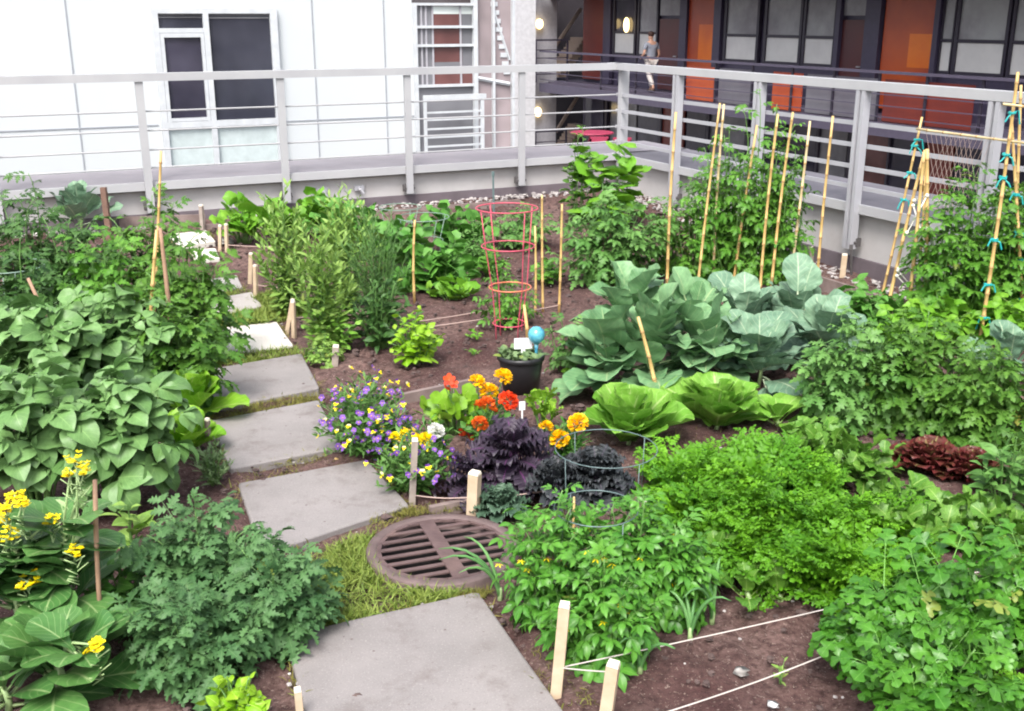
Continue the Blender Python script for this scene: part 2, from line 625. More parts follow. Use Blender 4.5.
# ------------------------------------------------------------------ leaf shapes
def blade(w, nL=6, nW=4, fold=.25, bend=.8, bend0=0., wave=0., wavek=2., ruffle=0., ruffk=4., pet=.0, petw=.02, cup=0., ph=0., twist=0.):
    """leaf blade of unit length; w is a list of (v, half width); pet is a stalk length in front of it"""
    wv = np.array(w)
    vs = np.linspace(0, 1, nL + 1) if nL else wv[:, 0].copy()
    nL = len(vs) - 1
    us = np.linspace(-1, 1, nW + 1)
    W = np.interp(vs, wv[:, 0], wv[:, 1])
    th = bend0 + bend * vs
    dv = np.diff(vs)
    y = np.concatenate([[0], np.cumsum(np.cos((th[1:] + th[:-1]) / 2) * dv)])
    z = -np.concatenate([[0], np.cumsum(np.sin((th[1:] + th[:-1]) / 2) * dv)])
    V, A = [], []
    for i, v in enumerate(vs):
        for u in us:
            x = W[i] * u
            au = abs(u)
            lift = fold * abs(x) + cup * x * x + wave * au * math.sin(wavek * 6.283 * v + ph + (1.7 if u > 0 else 0)) * (W[i] / max(W.max(), 1e-6))
            if ruffle:
                lift += ruffle * au ** 1.6 * math.sin(ruffk * 6.283 * v + ph * 2 + (2.1 if u > 0 else 0))
            c, s = math.cos(th[i]), math.sin(th[i])
            V.append((x * math.cos(twist * v), pet + y[i] + lift * s, z[i] + lift * c + x * math.sin(twist * v)))
            A.append((au, v))
    T = []
    m = nW + 1
    for i in range(nL):
        for j in range(nW):
            a = i * m + j
            T += [(a, a + 1, a + m + 1), (a, a + m + 1, a + m)]
    if pet > 0:
        k = len(V)
        V += [(-petw, 0, 0), (petw, 0, 0), (petw * .7, pet + .02, 0), (-petw * .7, pet + .02, 0), (0, 0, -petw * 1.6), (0, pet, -petw)]
        A += [(0, 0)] * 6
        T += [(k, k + 1, k + 2), (k, k + 2, k + 3), (k + 1, k + 4, k + 5), (k + 1, k + 5, k + 2), (k + 4, k, k + 3), (k + 4, k + 3, k + 5)]
    return np.array(V, float), np.array(T, int), np.array(A, float)


def place(t, o, ang, s, roll=0.0, pitch=0.0):
    V, T, A = t
    c, sn = math.cos(ang), math.sin(ang)
    V = V * s
    if pitch:
        cp, sp_ = math.cos(pitch), math.sin(pitch)
        V = np.stack([V[:, 0], V[:, 1] * cp - V[:, 2] * sp_, V[:, 1] * sp_ + V[:, 2] * cp], 1)
    if roll:
        cr, sr = math.cos(roll), math.sin(roll)
        V = np.stack([V[:, 0] * cr + V[:, 2] * sr, V[:, 1], -V[:, 0] * sr + V[:, 2] * cr], 1)
    V = np.stack([V[:, 0] * c + V[:, 1] * sn, -V[:, 0] * sn + V[:, 1] * c, V[:, 2]], 1) + np.asarray(o, float)
    return V, T, A


def join(parts):
    V, T, A, n = [], [], [], 0
    for v, t, a in parts:
        V.append(v)
        T.append(t + n)
        A.append(a)
        n += len(v)
    return np.concatenate(V), np.concatenate(T), np.concatenate(A)


def bendy(t, k):
    V, T, A = t
    V = V.copy()
    y = V[:, 1].copy()
    z = V[:, 2].copy()
    th = k * y
    V[:, 1] = np.sin(th) / k + z * np.sin(th)
    V[:, 2] = -(1 - np.cos(th)) / k + z * np.cos(th)
    return V, T, A


def rachis(y0, y1, w=.012):
    V = np.array([(-w, y0, 0), (w, y0, 0), (w * .5, y1, 0), (-w * .5, y1, 0), (0, y0, -w * 1.5), (0, y1, -w)])
    T = np.array([(0, 1, 2), (0, 2, 3), (1, 4, 5), (1, 5, 2), (4, 0, 3), (4, 3, 5)])
    return V, T, np.zeros((6, 2))


OV = [(0, .02), (.12, .2), (.32, .31), (.55, .28), (.78, .16), (.93, .06), (1, .005)]
BROAD = [(0, .04), (.1, .25), (.3, .4), (.52, .38), (.75, .25), (.92, .09), (1, .005)]
LANCE = [(0, .015), (.2, .11), (.45, .16), (.7, .12), (.9, .04), (1, .003)]
LOBE = [(0, .02), (.14, .25), (.20, .09), (.40, .36), (.46, .13), (.62, .28), (.67, .09), (.82, .15), (1, .004)]
FAN = [(0, .03), (.16, .07), (.34, .34), (.42, .43), (.50, .38), (.55, .14), (.62, .18), (.76, .30), (.88, .26), (.96, .12), (1, .04)]
SPOON = [(0, .05), (.15, .07), (.3, .18), (.5, .33), (.72, .38), (.88, .28), (.97, .12), (1, .03)]
ROUND = [(0, .1), (.1, .32), (.3, .47), (.55, .5), (.8, .4), (.94, .2), (1, .03)]
TRI = [(0, .04), (.12, .34), (.25, .40), (.5, .33), (.75, .2), (.92, .08), (1, .01)]
RADISH = [(0, .03), (.12, .10), (.18, .04), (.3, .17), (.36, .08), (.5, .28), (.58, .22), (.72, .33), (.8, .25), (.9, .22), (1, .03)]
rr = random.Random(3)
U = rr.uniform
TM = {}


def compound(leaflet, ys, sizes, angs, term, pet, k, n=4):
    out = []
    for _ in range(n):
        parts = [rachis(0, ys[-1] + .05)]
        for y, s, a in zip(ys, sizes, angs):
            for sd in (-1, 1):
                parts.append(place(rr.choice(leaflet), (0, y + U(-.02, .02), 0), sd * (a + U(-.15, .15)), s * U(.85, 1.1), roll=sd * U(-.3, .35), pitch=U(-.35, .15)))
        parts.append(place(rr.choice(leaflet), (0, ys[-1] + .03, 0), U(-.12, .12), term * U(.9, 1.1), pitch=U(-.3, .1)))
        out.append(bendy(join(parts), k * U(.6, 1.4)))
    return out


ovs = [blade(OV, 5, 4, U(.15, .4), U(.5, 1.1), -.1, U(.01, .03), 2, pet=.05, ph=U(0, 6)) for _ in range(3)]
brs = [blade(BROAD, 7, 4, U(.12, .35), U(.4, 1.0), -.15, U(.015, .04), 2, pet=.06, ph=U(0, 6)) for _ in range(4)]
lbs = [blade(LOBE, 0, 2, U(.1, .35), U(.2, .8), -.1, .02, 2, pet=.08, petw=.015, ph=U(0, 6)) for _ in range(3)]
TM['potato'] = compound(brs, (.3, .62), (.42, .55), (1.05, .85), .66, .2, .8, 5)
TM['tomato'] = compound(lbs, (.2, .42, .66), (.32, .42, .36), (1.15, 1.0, .85), .42, .1, .6, 6)
TM['tomato_broad'] = compound([blade(LOBE, 0, 2, U(.15, .35), U(.2, .8), -.1, .02, 2, pet=.06, ph=U(0, 6)) for _ in range(3)], (.3, .6), (.42, .46), (1.1, .85), .52, .1, .6, 6)
TM['tomato_leafy'] = compound([blade([(0, .01), (.12, .12), (.34, .22), (.6, .19), (.82, .08), (1, .003)], 5, 4, U(.1, .4), U(.1, .9), -.1, U(.01, .03), 2, pet=.05, ph=U(0, 6)) for _ in range(4)], (.3, .6), (.40, .46), (1.1, .85), .52, .1, .7, 6)
TM['ovate'] = [blade(OV, 6, 4, U(.15, .4), U(.4, 1.2), -.2, U(.01, .03), 2, pet=.18, ph=U(0, 6)) for _ in range(5)]
TM['pepper'] = [blade([(0, .01), (.15, .13), (.38, .235), (.6, .2), (.82, .09), (.95, .025), (1, .003)], 6, 4, U(.15, .45), U(.5, 1.3), -.2, U(.01, .03), 2, pet=.2, petw=.014, ph=U(0, 6)) for _ in range(5)]
TM['basil'] = [blade(BROAD, 6, 4, U(-.35, .2), U(.6, 1.3), -.3, .02, 2, pet=.12, cup=-.6, ph=U(0, 6)) for _ in range(4)]
TM['bean'] = [join([place(blade(TRI, 6, 4, U(.1, .3), U(.5, 1.0), -.1, .025, 2, pet=.05, ph=U(0, 6)), (0, .45 + (0 if q == 0 else -.04), 0), q * 1.35 + U(-.1, .1), .55, pitch=U(-.4, .1)) for q in (-1, 0, 1)] + [rachis(0, .46)]) for _ in range(4)]
TM['lance'] = [blade(LANCE, 4, 2, U(.1, .4), U(.2, 1.0), -.2, pet=.05, ph=U(0, 6)) for _ in range(4)]
TM['needle'] = [blade([(0, .03), (.3, .06), (.8, .05), (1, .01)], 2, 2, .2, U(.1, .5)) for _ in range(3)]
TM['collard'] = [blade(ROUND, 9, 6, U(.05, .3), U(.1, .8), -.3, U(.03, .06), U(1.5, 2.5), pet=U(.25, .4), petw=.028, cup=U(.1, .9), ph=U(0, 6), twist=U(-.3, .3)) for _ in range(6)]
BROC = [(0, .08), (.1, .22), (.25, .3), (.45, .4), (.65, .43), (.85, .3), (.95, .14), (1, .03)]
TM['broccoli'] = [blade(BROC, 11, 6, U(.0, .25), U(.2, 1.1), -.4, U(.05, .09), U(2.2, 3.5), pet=U(.2, .3), petw=.028, cup=U(-.3, .3), ph=U(0, 6), twist=U(-.4, .4)) for _ in range(6)]
TM['bokchoy'] = [blade(SPOON, 9, 6, U(.1, .35), U(.5, 1.3), -.3, U(.015, .04), U(1.2, 2.2), pet=.12, petw=.035, cup=U(-.3, .3), ph=U(0, 6), twist=U(-.3, .3)) for _ in range(5)]
LETT = [(0, .12), (.2, .2), (.45, .33), (.7, .40), (.88, .34), (.96, .22), (1, .08)]
TM['romaine'] = [blade(LETT, 12, 6, U(-.05, .2), U(.2, 1.0), -.25, .02, 2, ruffle=U(.02, .05), ruffk=U(3, 5), cup=U(.3, 1.0), ph=U(0, 6)) for _ in range(5)]
TM['frilly'] = [blade(LETT, 14, 6, .1, U(.4, 1.2), -.3, ruffle=U(.06, .11), ruffk=U(4, 6), cup=U(0, .6), ph=U(0, 6)) for _ in range(5)]
KALE = [(0, .03), (.15, .06), (.25, .2), (.45, .3), (.7, .3), (.9, .2), (1, .05)]
TM['kale'] = []
for _ in range(5):
    kk = [(v, w * U(.75, 1.2)) for v, w in KALE]
    TM['kale'].append(blade(kk, 22, 8, U(0, .3), U(.3, 1.1), -.2, ruffle=U(.08, .13), ruffk=U(5, 7.5), pet=.2, petw=.02, ph=U(0, 6), twist=U(-.3, .3)))
TM['radish'] = [blade(RADISH, 0, 4, U(.1, .4), U(.4, 1.2), -.3, U(.03, .06), 3, pet=.1, petw=.015, ph=U(0, 6)) for _ in range(5)]
TM['chard'] = [blade(BROAD, 9, 4, U(.05, .3), U(.4, 1.2), -.2, ruffle=U(.03, .06), ruffk=U(2.5, 4), pet=.5, petw=.022, ph=U(0, 6)) for _ in range(4)]


def disc_leaf(n=11, lobe=.12, pet=.5, cup=-.1, notch=True, seed=0):
    q = random.Random(seed)
    V, A, T = [(0, pet, 0)], [(0, 0)], []
    for ri, rad in enumerate((.27, .5)):
        for k in range(n):
            a = 2 * math.pi * (k + .5) / n - math.pi / 2
            r_ = rad * (1 + lobe * math.cos(5 * a) + q.uniform(-.06, .06))
            if notch and k in (0, n - 1):
                r_ *= .55
            z = cup * (rad * 2) ** 2 * .5 + (q.uniform(-.05, .05) if ri else 0)
            V.append((math.cos(a) * r_, pet + math.sin(a) * r_, z))
            A.append((.25 * ri + .3 + .2 * (k % 2), .5))
    for k in range(n):
        j = (k + 1) % n
        T += [(0, 1 + k, 1 + j), (1 + k, 1 + n + k, 1 + n + j), (1 + k, 1 + n + j, 1 + j)]
    return join([(np.array(V, float), np.array(T), np.array(A, float)), rachis(0, pet, .016)])


TM['squash'] = [disc_leaf(13, .12, .55, U(-.35, .15), True, s) for s in range(5)]
TM['nasturtium'] = [disc_leaf(11, .05, .6, U(-.1, .25), False, s + 9) for s in range(4)]


def feather(seed):
    q = random.Random(seed)
    tiny = [blade([(0, .1), (.35, .34), (.5, .16), (.8, .24), (1, .02)], 0, 2, q.uniform(.1, .6), q.uniform(.2, 1)) for _ in range(3)]
    parts = [rachis(0, .95, .010)]
    for i in range(8):
        y = .30 + .088 * i
        s = .40 * (1 - .085 * i)
        for sd in (-1, 1):
            sub = [rachis(0, 1, .018)]
            for j in range(4):
                yy = .25 + .22 * j
                for s2 in (-1, 1):
                    sub.append(place(q.choice(tiny), (0, yy, 0), s2 * .9, .40 * (1 - .14 * j), roll=s2 * q.uniform(-.6, .6), pitch=q.uniform(-.4, .5)))
            sub.append(place(q.choice(tiny), (0, .95, 0), 0, .3))
            parts.append(place(join(sub), (0, y, 0), sd * q.uniform(.75, 1.05), s * q.uniform(.8, 1.15), roll=sd * q.uniform(-.5, .3), pitch=q.uniform(-.3, .4)))
    return bendy(join(parts), q.uniform(.4, 1.2))


TM['carrot'] = [feather(s) for s in range(4)]


def parsley_leaf(seed, curl=False):
    q = random.Random(seed)
    fan = [blade([(v, w * q.uniform(.85, 1.15)) for v, w in FAN], 0, 4, q.uniform(0, .3), q.uniform(.2, .9), 0, .05, 2.5, ruffle=.14 if curl else 0, ruffk=4, pet=.1, petw=.02, ph=q.uniform(0, 6)) for _ in range(3)]
    parts = [rachis(0, .8, .014)]
    for (y, a, s) in ((.55, 1.0, .42), (.57, -1.0, .42), (.8, .75, .34), (.8, -.75, .34), (.8, 0, .42)):
        parts.append(place(q.choice(fan), (0, y, 0), a + q.uniform(-.15, .15), s * q.uniform(.85, 1.15), roll=q.uniform(-.3, .3), pitch=q.uniform(-.5, .1)))
    return bendy(join(parts), q.uniform(.3, .9))


TM['parsley'] = [parsley_leaf(s) for s in range(5)]
TM['curly'] = [parsley_leaf(s + 20, True) for s in range(4)]

# ------------------------------------------------------------------ plant builders


def crown(pxc, pyc, w, h, hz):
    """footprint of a plant seen as a blob w x h pixels about (pxc, pyc), hz metres tall"""
    c = P(pxc, pyc, hz * .5)
    m = depth(c) / F_PX
    al = PITCH + math.atan((pyc - 355.5) / F_PX)
    rx = w / 2 * m
    ry = (h * m - hz * math.cos(al)) / (2 * math.sin(al))
    ry = min(max(ry, .55 * rx), 1.7 * rx)
    return c[0], c[1], rx, ry


def shoots(rng, x, y, rx, ry, hz, n, per, size, el=(.1, .55), t0=.12, root=.25, flat=.45, small=.55, arch=1.5, jit=.5, low=.55):
    """stems that fan out from the root and the leaves along them"""
    z0 = gz(x, y)
    stems, pos, dr, nm, sc, rd = [], [], [], [], [], []
    for i in range(n):
        r = math.sqrt((i + .5) / n)
        a = i * 2.39996 + rng.uniform(-.5, .5)
        ex, ey = rx * r * math.cos(a), ry * r * math.sin(a)
        hh = hz * (1 - flat * r * r) * rng.uniform(low, 1.1)
        ts = np.linspace(0, 1, 7)
        wob = rng.uniform(-.05, .05, 2) * hz
        pts = []
        for t in ts:
            k = root + (1 - root) * t ** arch
            pts.append(np.array([x + ex * k + wob[0] * math.sin(3 * t), y + ey * k + wob[1] * math.sin(3 * t), z0 + hh * (1 - (1 - t) ** 1.5)]))
        stems.append(pts)
        pts = np.array(pts)
        az = rng.uniform(0, 6.28)
        brightness = rng.uniform(0, .35)
        for j in range(per):
            t = t0 + (1 - t0) * (j + rng.uniform(.2, .8)) / per
            p = np.array([np.interp(t, ts, pts[:, q]) for q in range(3)])
            az += 2.4 + rng.uniform(-jit, jit)
            e = el[0] + (el[1] - el[0]) * t + rng.uniform(-jit, jit) * .6
            d = np.array([math.cos(az) * math.cos(e), math.sin(az) * math.cos(e), math.sin(e)])
            out = np.array([ex, ey, 0])
            d = d + .45 * r * out / (np.linalg.norm(out) + 1e-6)
            pos.append(p)
            dr.append(d)
            nm.append(UP + rng.uniform(-.55, .55, 3) + .25 * out / (np.linalg.norm(out) + 1e-6))
            sc.append(size * rng.uniform(.55, 1.2) * (1 - (1 - small) * t ** 2))
            rd.append(1.0 if rng.uniform() < .004 and size < .2 else min(.95, brightness + rng.uniform(0, .5) + .2 * (t > .85)))
    return stems, pos, dr, nm, sc, rd


SEED = [100]


def bush(name, label, cat, cr, tm, mat, n, per, size, stem='stem_green', sr=.005, group=None, **kw):
    SEED[0] += 1
    rng = np.random.default_rng(SEED[0])
    x, y, rx, ry = crown(*cr)
    root = thing(name, label, cat, (x, y, gz(x, y)), group)
    st, pos, dr, nm, sc, rd = shoots(rng, x, y, rx, ry, cr[4], n, per, size, **kw)
    f = MB()
    f.leaves(TM[tm], pos, dr, nm, sc, rd, rng)
    f.build('foliage', mat, root, True)
    s = MB()
    for p in st:
        s.tube(p, [sr * (1 - .6 * i / 6) for i in range(7)], 5)
    s.build('stem', stem, root, True)
    root['top'] = 0
    del root['top']
    return root, st, rng


def rosette(name, label, cat, px, py, d_px, tm, mat, n, el=(.15, 1.3), size=None, h0=0.0, inner=.45, group=None, stem=None, zc=0., jit=0., sr=.012, part='foliage'):
    """leaves from one crown: outer ones large and low, inner ones small and upright; h0 = stalk height"""
    SEED[0] += 1
    rng = np.random.default_rng(SEED[0])
    c = P(px, py, zc)
    m = depth(c) / F_PX
    g = gz(c[0], c[1])
    size = size or d_px * m * .55
    root = thing(name, label, cat, (c[0], c[1], g), group)
    pos, dr, nm, sc, rd = [], [], [], [], []
    for i in range(n):
        t = i / max(1, n - 1)
        az = i * 2.39996 + rng.uniform(-.25, .25)
        e = el[0] + (el[1] - el[0]) * t ** .9 + rng.uniform(-.12 - jit, .12 + jit)
        az += rng.uniform(-jit, jit)
        zz = h0 * (.3 + .7 * t ** .8) * rng.uniform(1 - jit, 1)
        off = .02 * (1 - t) + jit * .12 * rng.uniform(0, 1)
        pos.append((c[0] + off * math.cos(az), c[1] + off * math.sin(az), g + .01 + zz))
        dr.append((math.cos(az) * math.cos(e), math.sin(az) * math.cos(e), math.sin(e)))
        nm.append(UP * max(.05, math.cos(e)) - .9 * math.sin(e) * np.array([math.cos(az), math.sin(az), 0]) + rng.uniform(-.12, .12, 3))
        sc.append(size * (1 - (1 - inner) * t) * rng.uniform(.85 - jit * .4, 1.12 + jit * .3))
        rd.append(min(.95, max(0, .3 + .35 * t + rng.uniform(-.3, .35))))
    f = MB()
    f.leaves(TM[tm], pos, dr, nm, sc, rd, rng)
    f.build(part, mat, root, True)
    s = MB()
    hh = max(h0, .04)
    s.tube([(c[0], c[1], g - .01), (c[0] + .01, c[1], g + hh * .5), (c[0], c[1], g + hh)], [sr, sr * .9, sr * .7], 7)
    s.build('stalk', stem or 'stem_pale', root, True)
    return root, c, rng


# ------------------------------------------------------------------ the ground
MAN = P(443, 556)                 # middle of the drain cover
MAN_R = .30


SLABS = ([(284, 641), (478, 597), (596, 762), (322, 775)], [(238, 488), (367, 464), (410, 510), (262, 560)], [(208, 425), (319, 404), (343, 451), (231, 474)],
         [(196, 375), (302, 357), (320, 392), (204, 416)], [(203, 333), (277, 325), (294, 349), (208, 361)], [(205, 303), (252, 295), (263, 309), (210, 322)],
         [(198, 284), (237, 278), (243, 290), (202, 297)], [(190, 252), (216, 251), (220, 261), (196, 264)], [(168, 237), (207, 233), (216, 244), (180, 249)])


def build_ground():
    xs = np.concatenate([np.linspace(-16, -4.6, 12), np.arange(-4.5, 5.5, .035), np.linspace(5.6, 14, 8)])
    ys = np.concatenate([np.linspace(-8, 2.0, 8), np.arange(2.05, 13.4, .035)])
    X, Y = np.meshgrid(xs, ys)
    rng = np.random.default_rng(5)
    Z = np.zeros_like(X)
    for k in range(26):
        fq = rng.uniform(4, 42)
        a = rng.uniform(0, 6.28)
        Z += .16 / fq * np.sin(fq * (X * math.cos(a) + Y * math.sin(a)) + rng.uniform(0, 6))
    Z = np.clip(Z * .55, -.02, .018) + rng.uniform(-.004, .004, X.shape)
    for quad in SLABS:
        q = [P(*c)[:2] for c in quad]
        qc = sum(q) / 4
        ins_ = np.ones(X.shape, bool)
        for i in range(4):
            a, b = q[i] + (q[i] - qc) * .05, q[(i + 1) % 4] + (q[(i + 1) % 4] - qc) * .05
            ins_ &= ((b[0] - a[0]) * (Y - a[1]) - (b[1] - a[1]) * (X - a[0])) < 0.0
        Z = np.where(ins_, np.minimum(Z, -.004), Z)
    B = (X - COR[0]) * E1[0] + (Y - COR[1]) * E1[1]
    t = np.clip((B + 3.2) / 3.0, 0, 1)
    Z += .19 * t * t * (3 - 2 * t)
    D = np.hypot(X - MAN[0], Y - MAN[1])
    Z = np.where(D < MAN_R + .12, np.minimum(Z, .0), Z)
    Z = np.where(D < MAN_R - .035, -.45, Z)
    Aa = (X - COR[0]) * E2[0] + (Y - COR[1]) * E2[1]
    ins = (B < .22) & (Aa < .22)
    n, m = X.shape
    V = np.stack([X, Y, Z], 2).reshape(-1, 3)
    idx = np.arange(n * m).reshape(n, m)
    a, b, c, d = idx[:-1, :-1], idx[:-1, 1:], idx[1:, 1:], idx[1:, :-1]
    ok = (ins[:-1, :-1] & ins[:-1, 1:] & ins[1:, 1:] & ins[1:, :-1]).ravel()
    T = np.concatenate([np.stack([a, b, c], 2).reshape(-1, 3)[ok], np.stack([a, c, d], 2).reshape(-1, 3)[ok]])
    g = MB()
    g.add(V, T)
    struct(g.build('soil_ground', 'soil', None, True))
    # courtyard level far below, one sheet out to the horizon
    c = MB()
    s = 600.0
    c.add([(-s, -s, -2.95), (s, -s, -2.95), (s, s, -2.95), (-s, s, -2.95)], [(0, 1, 2), (0, 2, 3)])
    struct(c.build('courtyard_floor', 'courtyard', None))


build_ground()


def lump(rng, c, r, mb, flat=.6):
    V, T = [], []
    ns, nr = 5, 3
    for i in range(nr + 1):
        th = math.pi * i / nr
        for k in range(ns):
            ph = 2 * math.pi * k / ns + i
            q = r * rng.uniform(.7, 1.2)
            V.append((c[0] + q * math.sin(th) * math.cos(ph), c[1] + q * math.sin(th) * math.sin(ph), c[2] + q * flat * math.cos(th)))
    for i in range(nr):
        for k in range(ns):
            j = (k + 1) % ns
            T += [(i * ns + k, i * ns + ns + j, i * ns + j), (i * ns + k, i * ns + ns + k, i * ns + ns + j)]
    mb.add(V, T)


rng0 = np.random.default_rng(11)
crumbs = MB()
for _ in range(5200):
    t = rng0.uniform() ** .8
    y = 2.8 + 9 * t
    x = rng0.uniform(-.45, .5) * (y * .95 + .6)
    if ab((x, y, 0))[0] > -.1 or ab((x, y, 0))[1] > -.1:
        continue
    if math.hypot(x - MAN[0], y - MAN[1]) < .36:
        continue
    lump(rng0, (x, y, gz(x, y) + .012), rng0.uniform(.005, .018) * (1 + .5 * t) * (1.9 if rng0.uniform() < .06 else 1), crumbs)
o = crumbs.build('soil_crumbs', 'crumb')
o['kind'] = 'stuff'
peb = MB()
for _ in range(900):      # strip of pebbles along the foot of the curb
    if rng0.uniform() < .55:
        p = loc(-rng0.uniform(.02, 8), -rng0.uniform(.02, .26))
    else:
        p = loc(-rng0.uniform(.02, .30), -rng0.uniform(0, 6))
    lump(rng0, (p[0], p[1], gz(p[0], p[1]) + .015), rng0.uniform(.012, .032), peb)
for _ in range(230):      # pale stones and wood chips in the bare soil
    px, py = rng0.uniform(280, 860), rng0.uniform(255, 711)
    p = P(px, py)
    if ab(p)[0] > -.1 or ab(p)[1] > -.1 or math.hypot(p[0] - MAN[0], p[1] - MAN[1]) < .36:
        continue
    lump(rng0, (p[0], p[1], p[2] + .018), rng0.uniform(.004, .011) * (1.3 if rng0.uniform() < .1 else 1), peb, .45)
o = peb.build('gravel', 'pebble')
o['kind'] = 'stuff'

# ------------------------------------------------------------------ parapet and railing
CAP = .575


def parapet():
    for nm, along, out, ln, lab in (('rear', -E2, E1, 9.5, 'long pale parapet wall with dark base behind the squash and cucumber beds'),
                                    ('side', -E1, E2, 9.5, 'pale parapet wall with dark base beside the tall tomato canes')):
        mid = COR + along * (ln / 2)
        t = thing('parapet_wall', lab, 'wall', mid)
        w = MB()
        w.box(mid + out * .45 + UP * (CAP - .08) / 2 + UP * .0, (ln if nm == 'side' else ln + 1.8, .9, CAP - .08), along, out)
        w.build('wall', 'curb_white', t)
        d = MB()
        hb = .14 + (.15 if nm == 'rear' else .0)
        d.box(mid - out * .012 + UP * (hb / 2 - .02), (ln - .03, .03, hb + .04), along, out)
        d.build('base_strip', 'curb_dark', t)
        c = MB()
        c.box(mid + out * .40 + UP * (CAP - .015), (ln - .0 if nm == 'side' else ln + 1.78, .94, .05), along, out)
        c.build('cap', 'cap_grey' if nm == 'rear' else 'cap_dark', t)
        e = MB()
        e.box(mid - out * .085 + UP * (CAP - .022), (ln + .0, .024, .075), along, out)
        e.build('flashing', 'fence_white', t)


parapet()


def railing():
    for nm, along, out, n, sp, lab in (('rear', -E2, E1, 7, 1.255, 'long white metal guard rail in front of white building'),
                                       ('side', -E1, E2, 7, 1.262, 'grey metal guard rail in front of red and orange building')):
        ln = sp * n
        t = thing('guard_rail', lab, 'railing', COR + along * .5)
        mt = 'fence_white' if nm == 'rear' else 'fence_paint'
        top = MB()
        a0 = -.05 if nm == 'side' else .052
        mid = COR + along * ((ln + a0) / 2)
        top.box(mid - out * .10 + UP * 1.512, (ln - a0, .095, .068), along, out)
        top.build('top_rail', 'fence_white', t)
        for z in (1.215, 1.045, .875, .715):
            r = MB()
            if nm == 'rear':
                r.tube([COR + along * .06 - out * .06 + UP * z, COR + along * ln - out * .06 + UP * z], .0085, 6)
            else:
                r.box(mid - out * .062 + UP * z, (ln - .1, .014, .034), along, out)
            r.build('rail', mt, t)
        for k in range(n + 1):
            if k == 0 and nm == 'side':
                continue
            p = COR + along * (sp * k) - out * .115
            q = MB()
            zb = .23 + (.09 if nm == 'rear' else 0)
            if nm == 'rear':
                q.box(p + UP * (zb + 1.474) / 2, (.068, .03, 1.474 - zb), along, out)
            else:
                for s_ in (-1, 1):
                    q.box(p + along * .03 * s_ + UP * (zb + 1.474) / 2, (.034, .07, 1.474 - zb), along, out)
            if k == 0:
                q = MB()
                q.box(p + along * .03 + UP * (.34 + 1.474) / 2, (.10, .06, 1.474 - .34), along, out)
            post = q.build('post', mt, t)
            if k:
                b = MB()
                b.box(p + out * .045 + UP * (zb + .05), (.11, .05, .07), along, out)
                for s_ in (-1, 1):
                    b.tube([p + along * .045 * s_ - out * .0 + UP * (zb + .05), p + along * .045 * s_ + out * .03 + UP * (zb + .05)], .014, 6)
                b.build('bracket', 'bolt', post)


railing()

# two wall taps / anchors on the back curb
for i, (px, py) in enumerate(((322, 190), (359, 188))):
    p = PB(px, py, -.03)
    t = thing('wall_anchor', ('metal wall anchor on the pale parapet nearer the window', 'metal wall anchor on the pale parapet nearer the rail post')[i], 'anchor', p, 'metal anchors on the parapet wall')
    a = MB()
    a.box(p, (.10, .02, .05), E2, E1)
    a.build('plate', 'fence_paint', t)
    a = MB()
    a.tube([p - E1 * .01, p - E1 * .05 - UP * .01, p - E1 * .06 - UP * .05 + E2 * .03], .013, 6)
    a.build('hook', 'fence_paint', t)

# ------------------------------------------------------------------ white building behind the back fence
BW = 4.0


def zb_rect(mb, px0, py0, px1, py1, b, th=.05):
    """board on a plane parallel to the back fence, from pixel corners"""
    p = PB(px0, py0, b)
    q = PB(px1, py1, b)
    a0, a1 = ab(p)[0], ab(q)[0]
    z1 = p[2]
    z0 = PB(px0, py1, b)[2]
    mb.box(loc((a0 + a1) / 2, b, (z0 + z1) / 2), (abs(a1 - a0), th, z1 - z0), E2, E1)


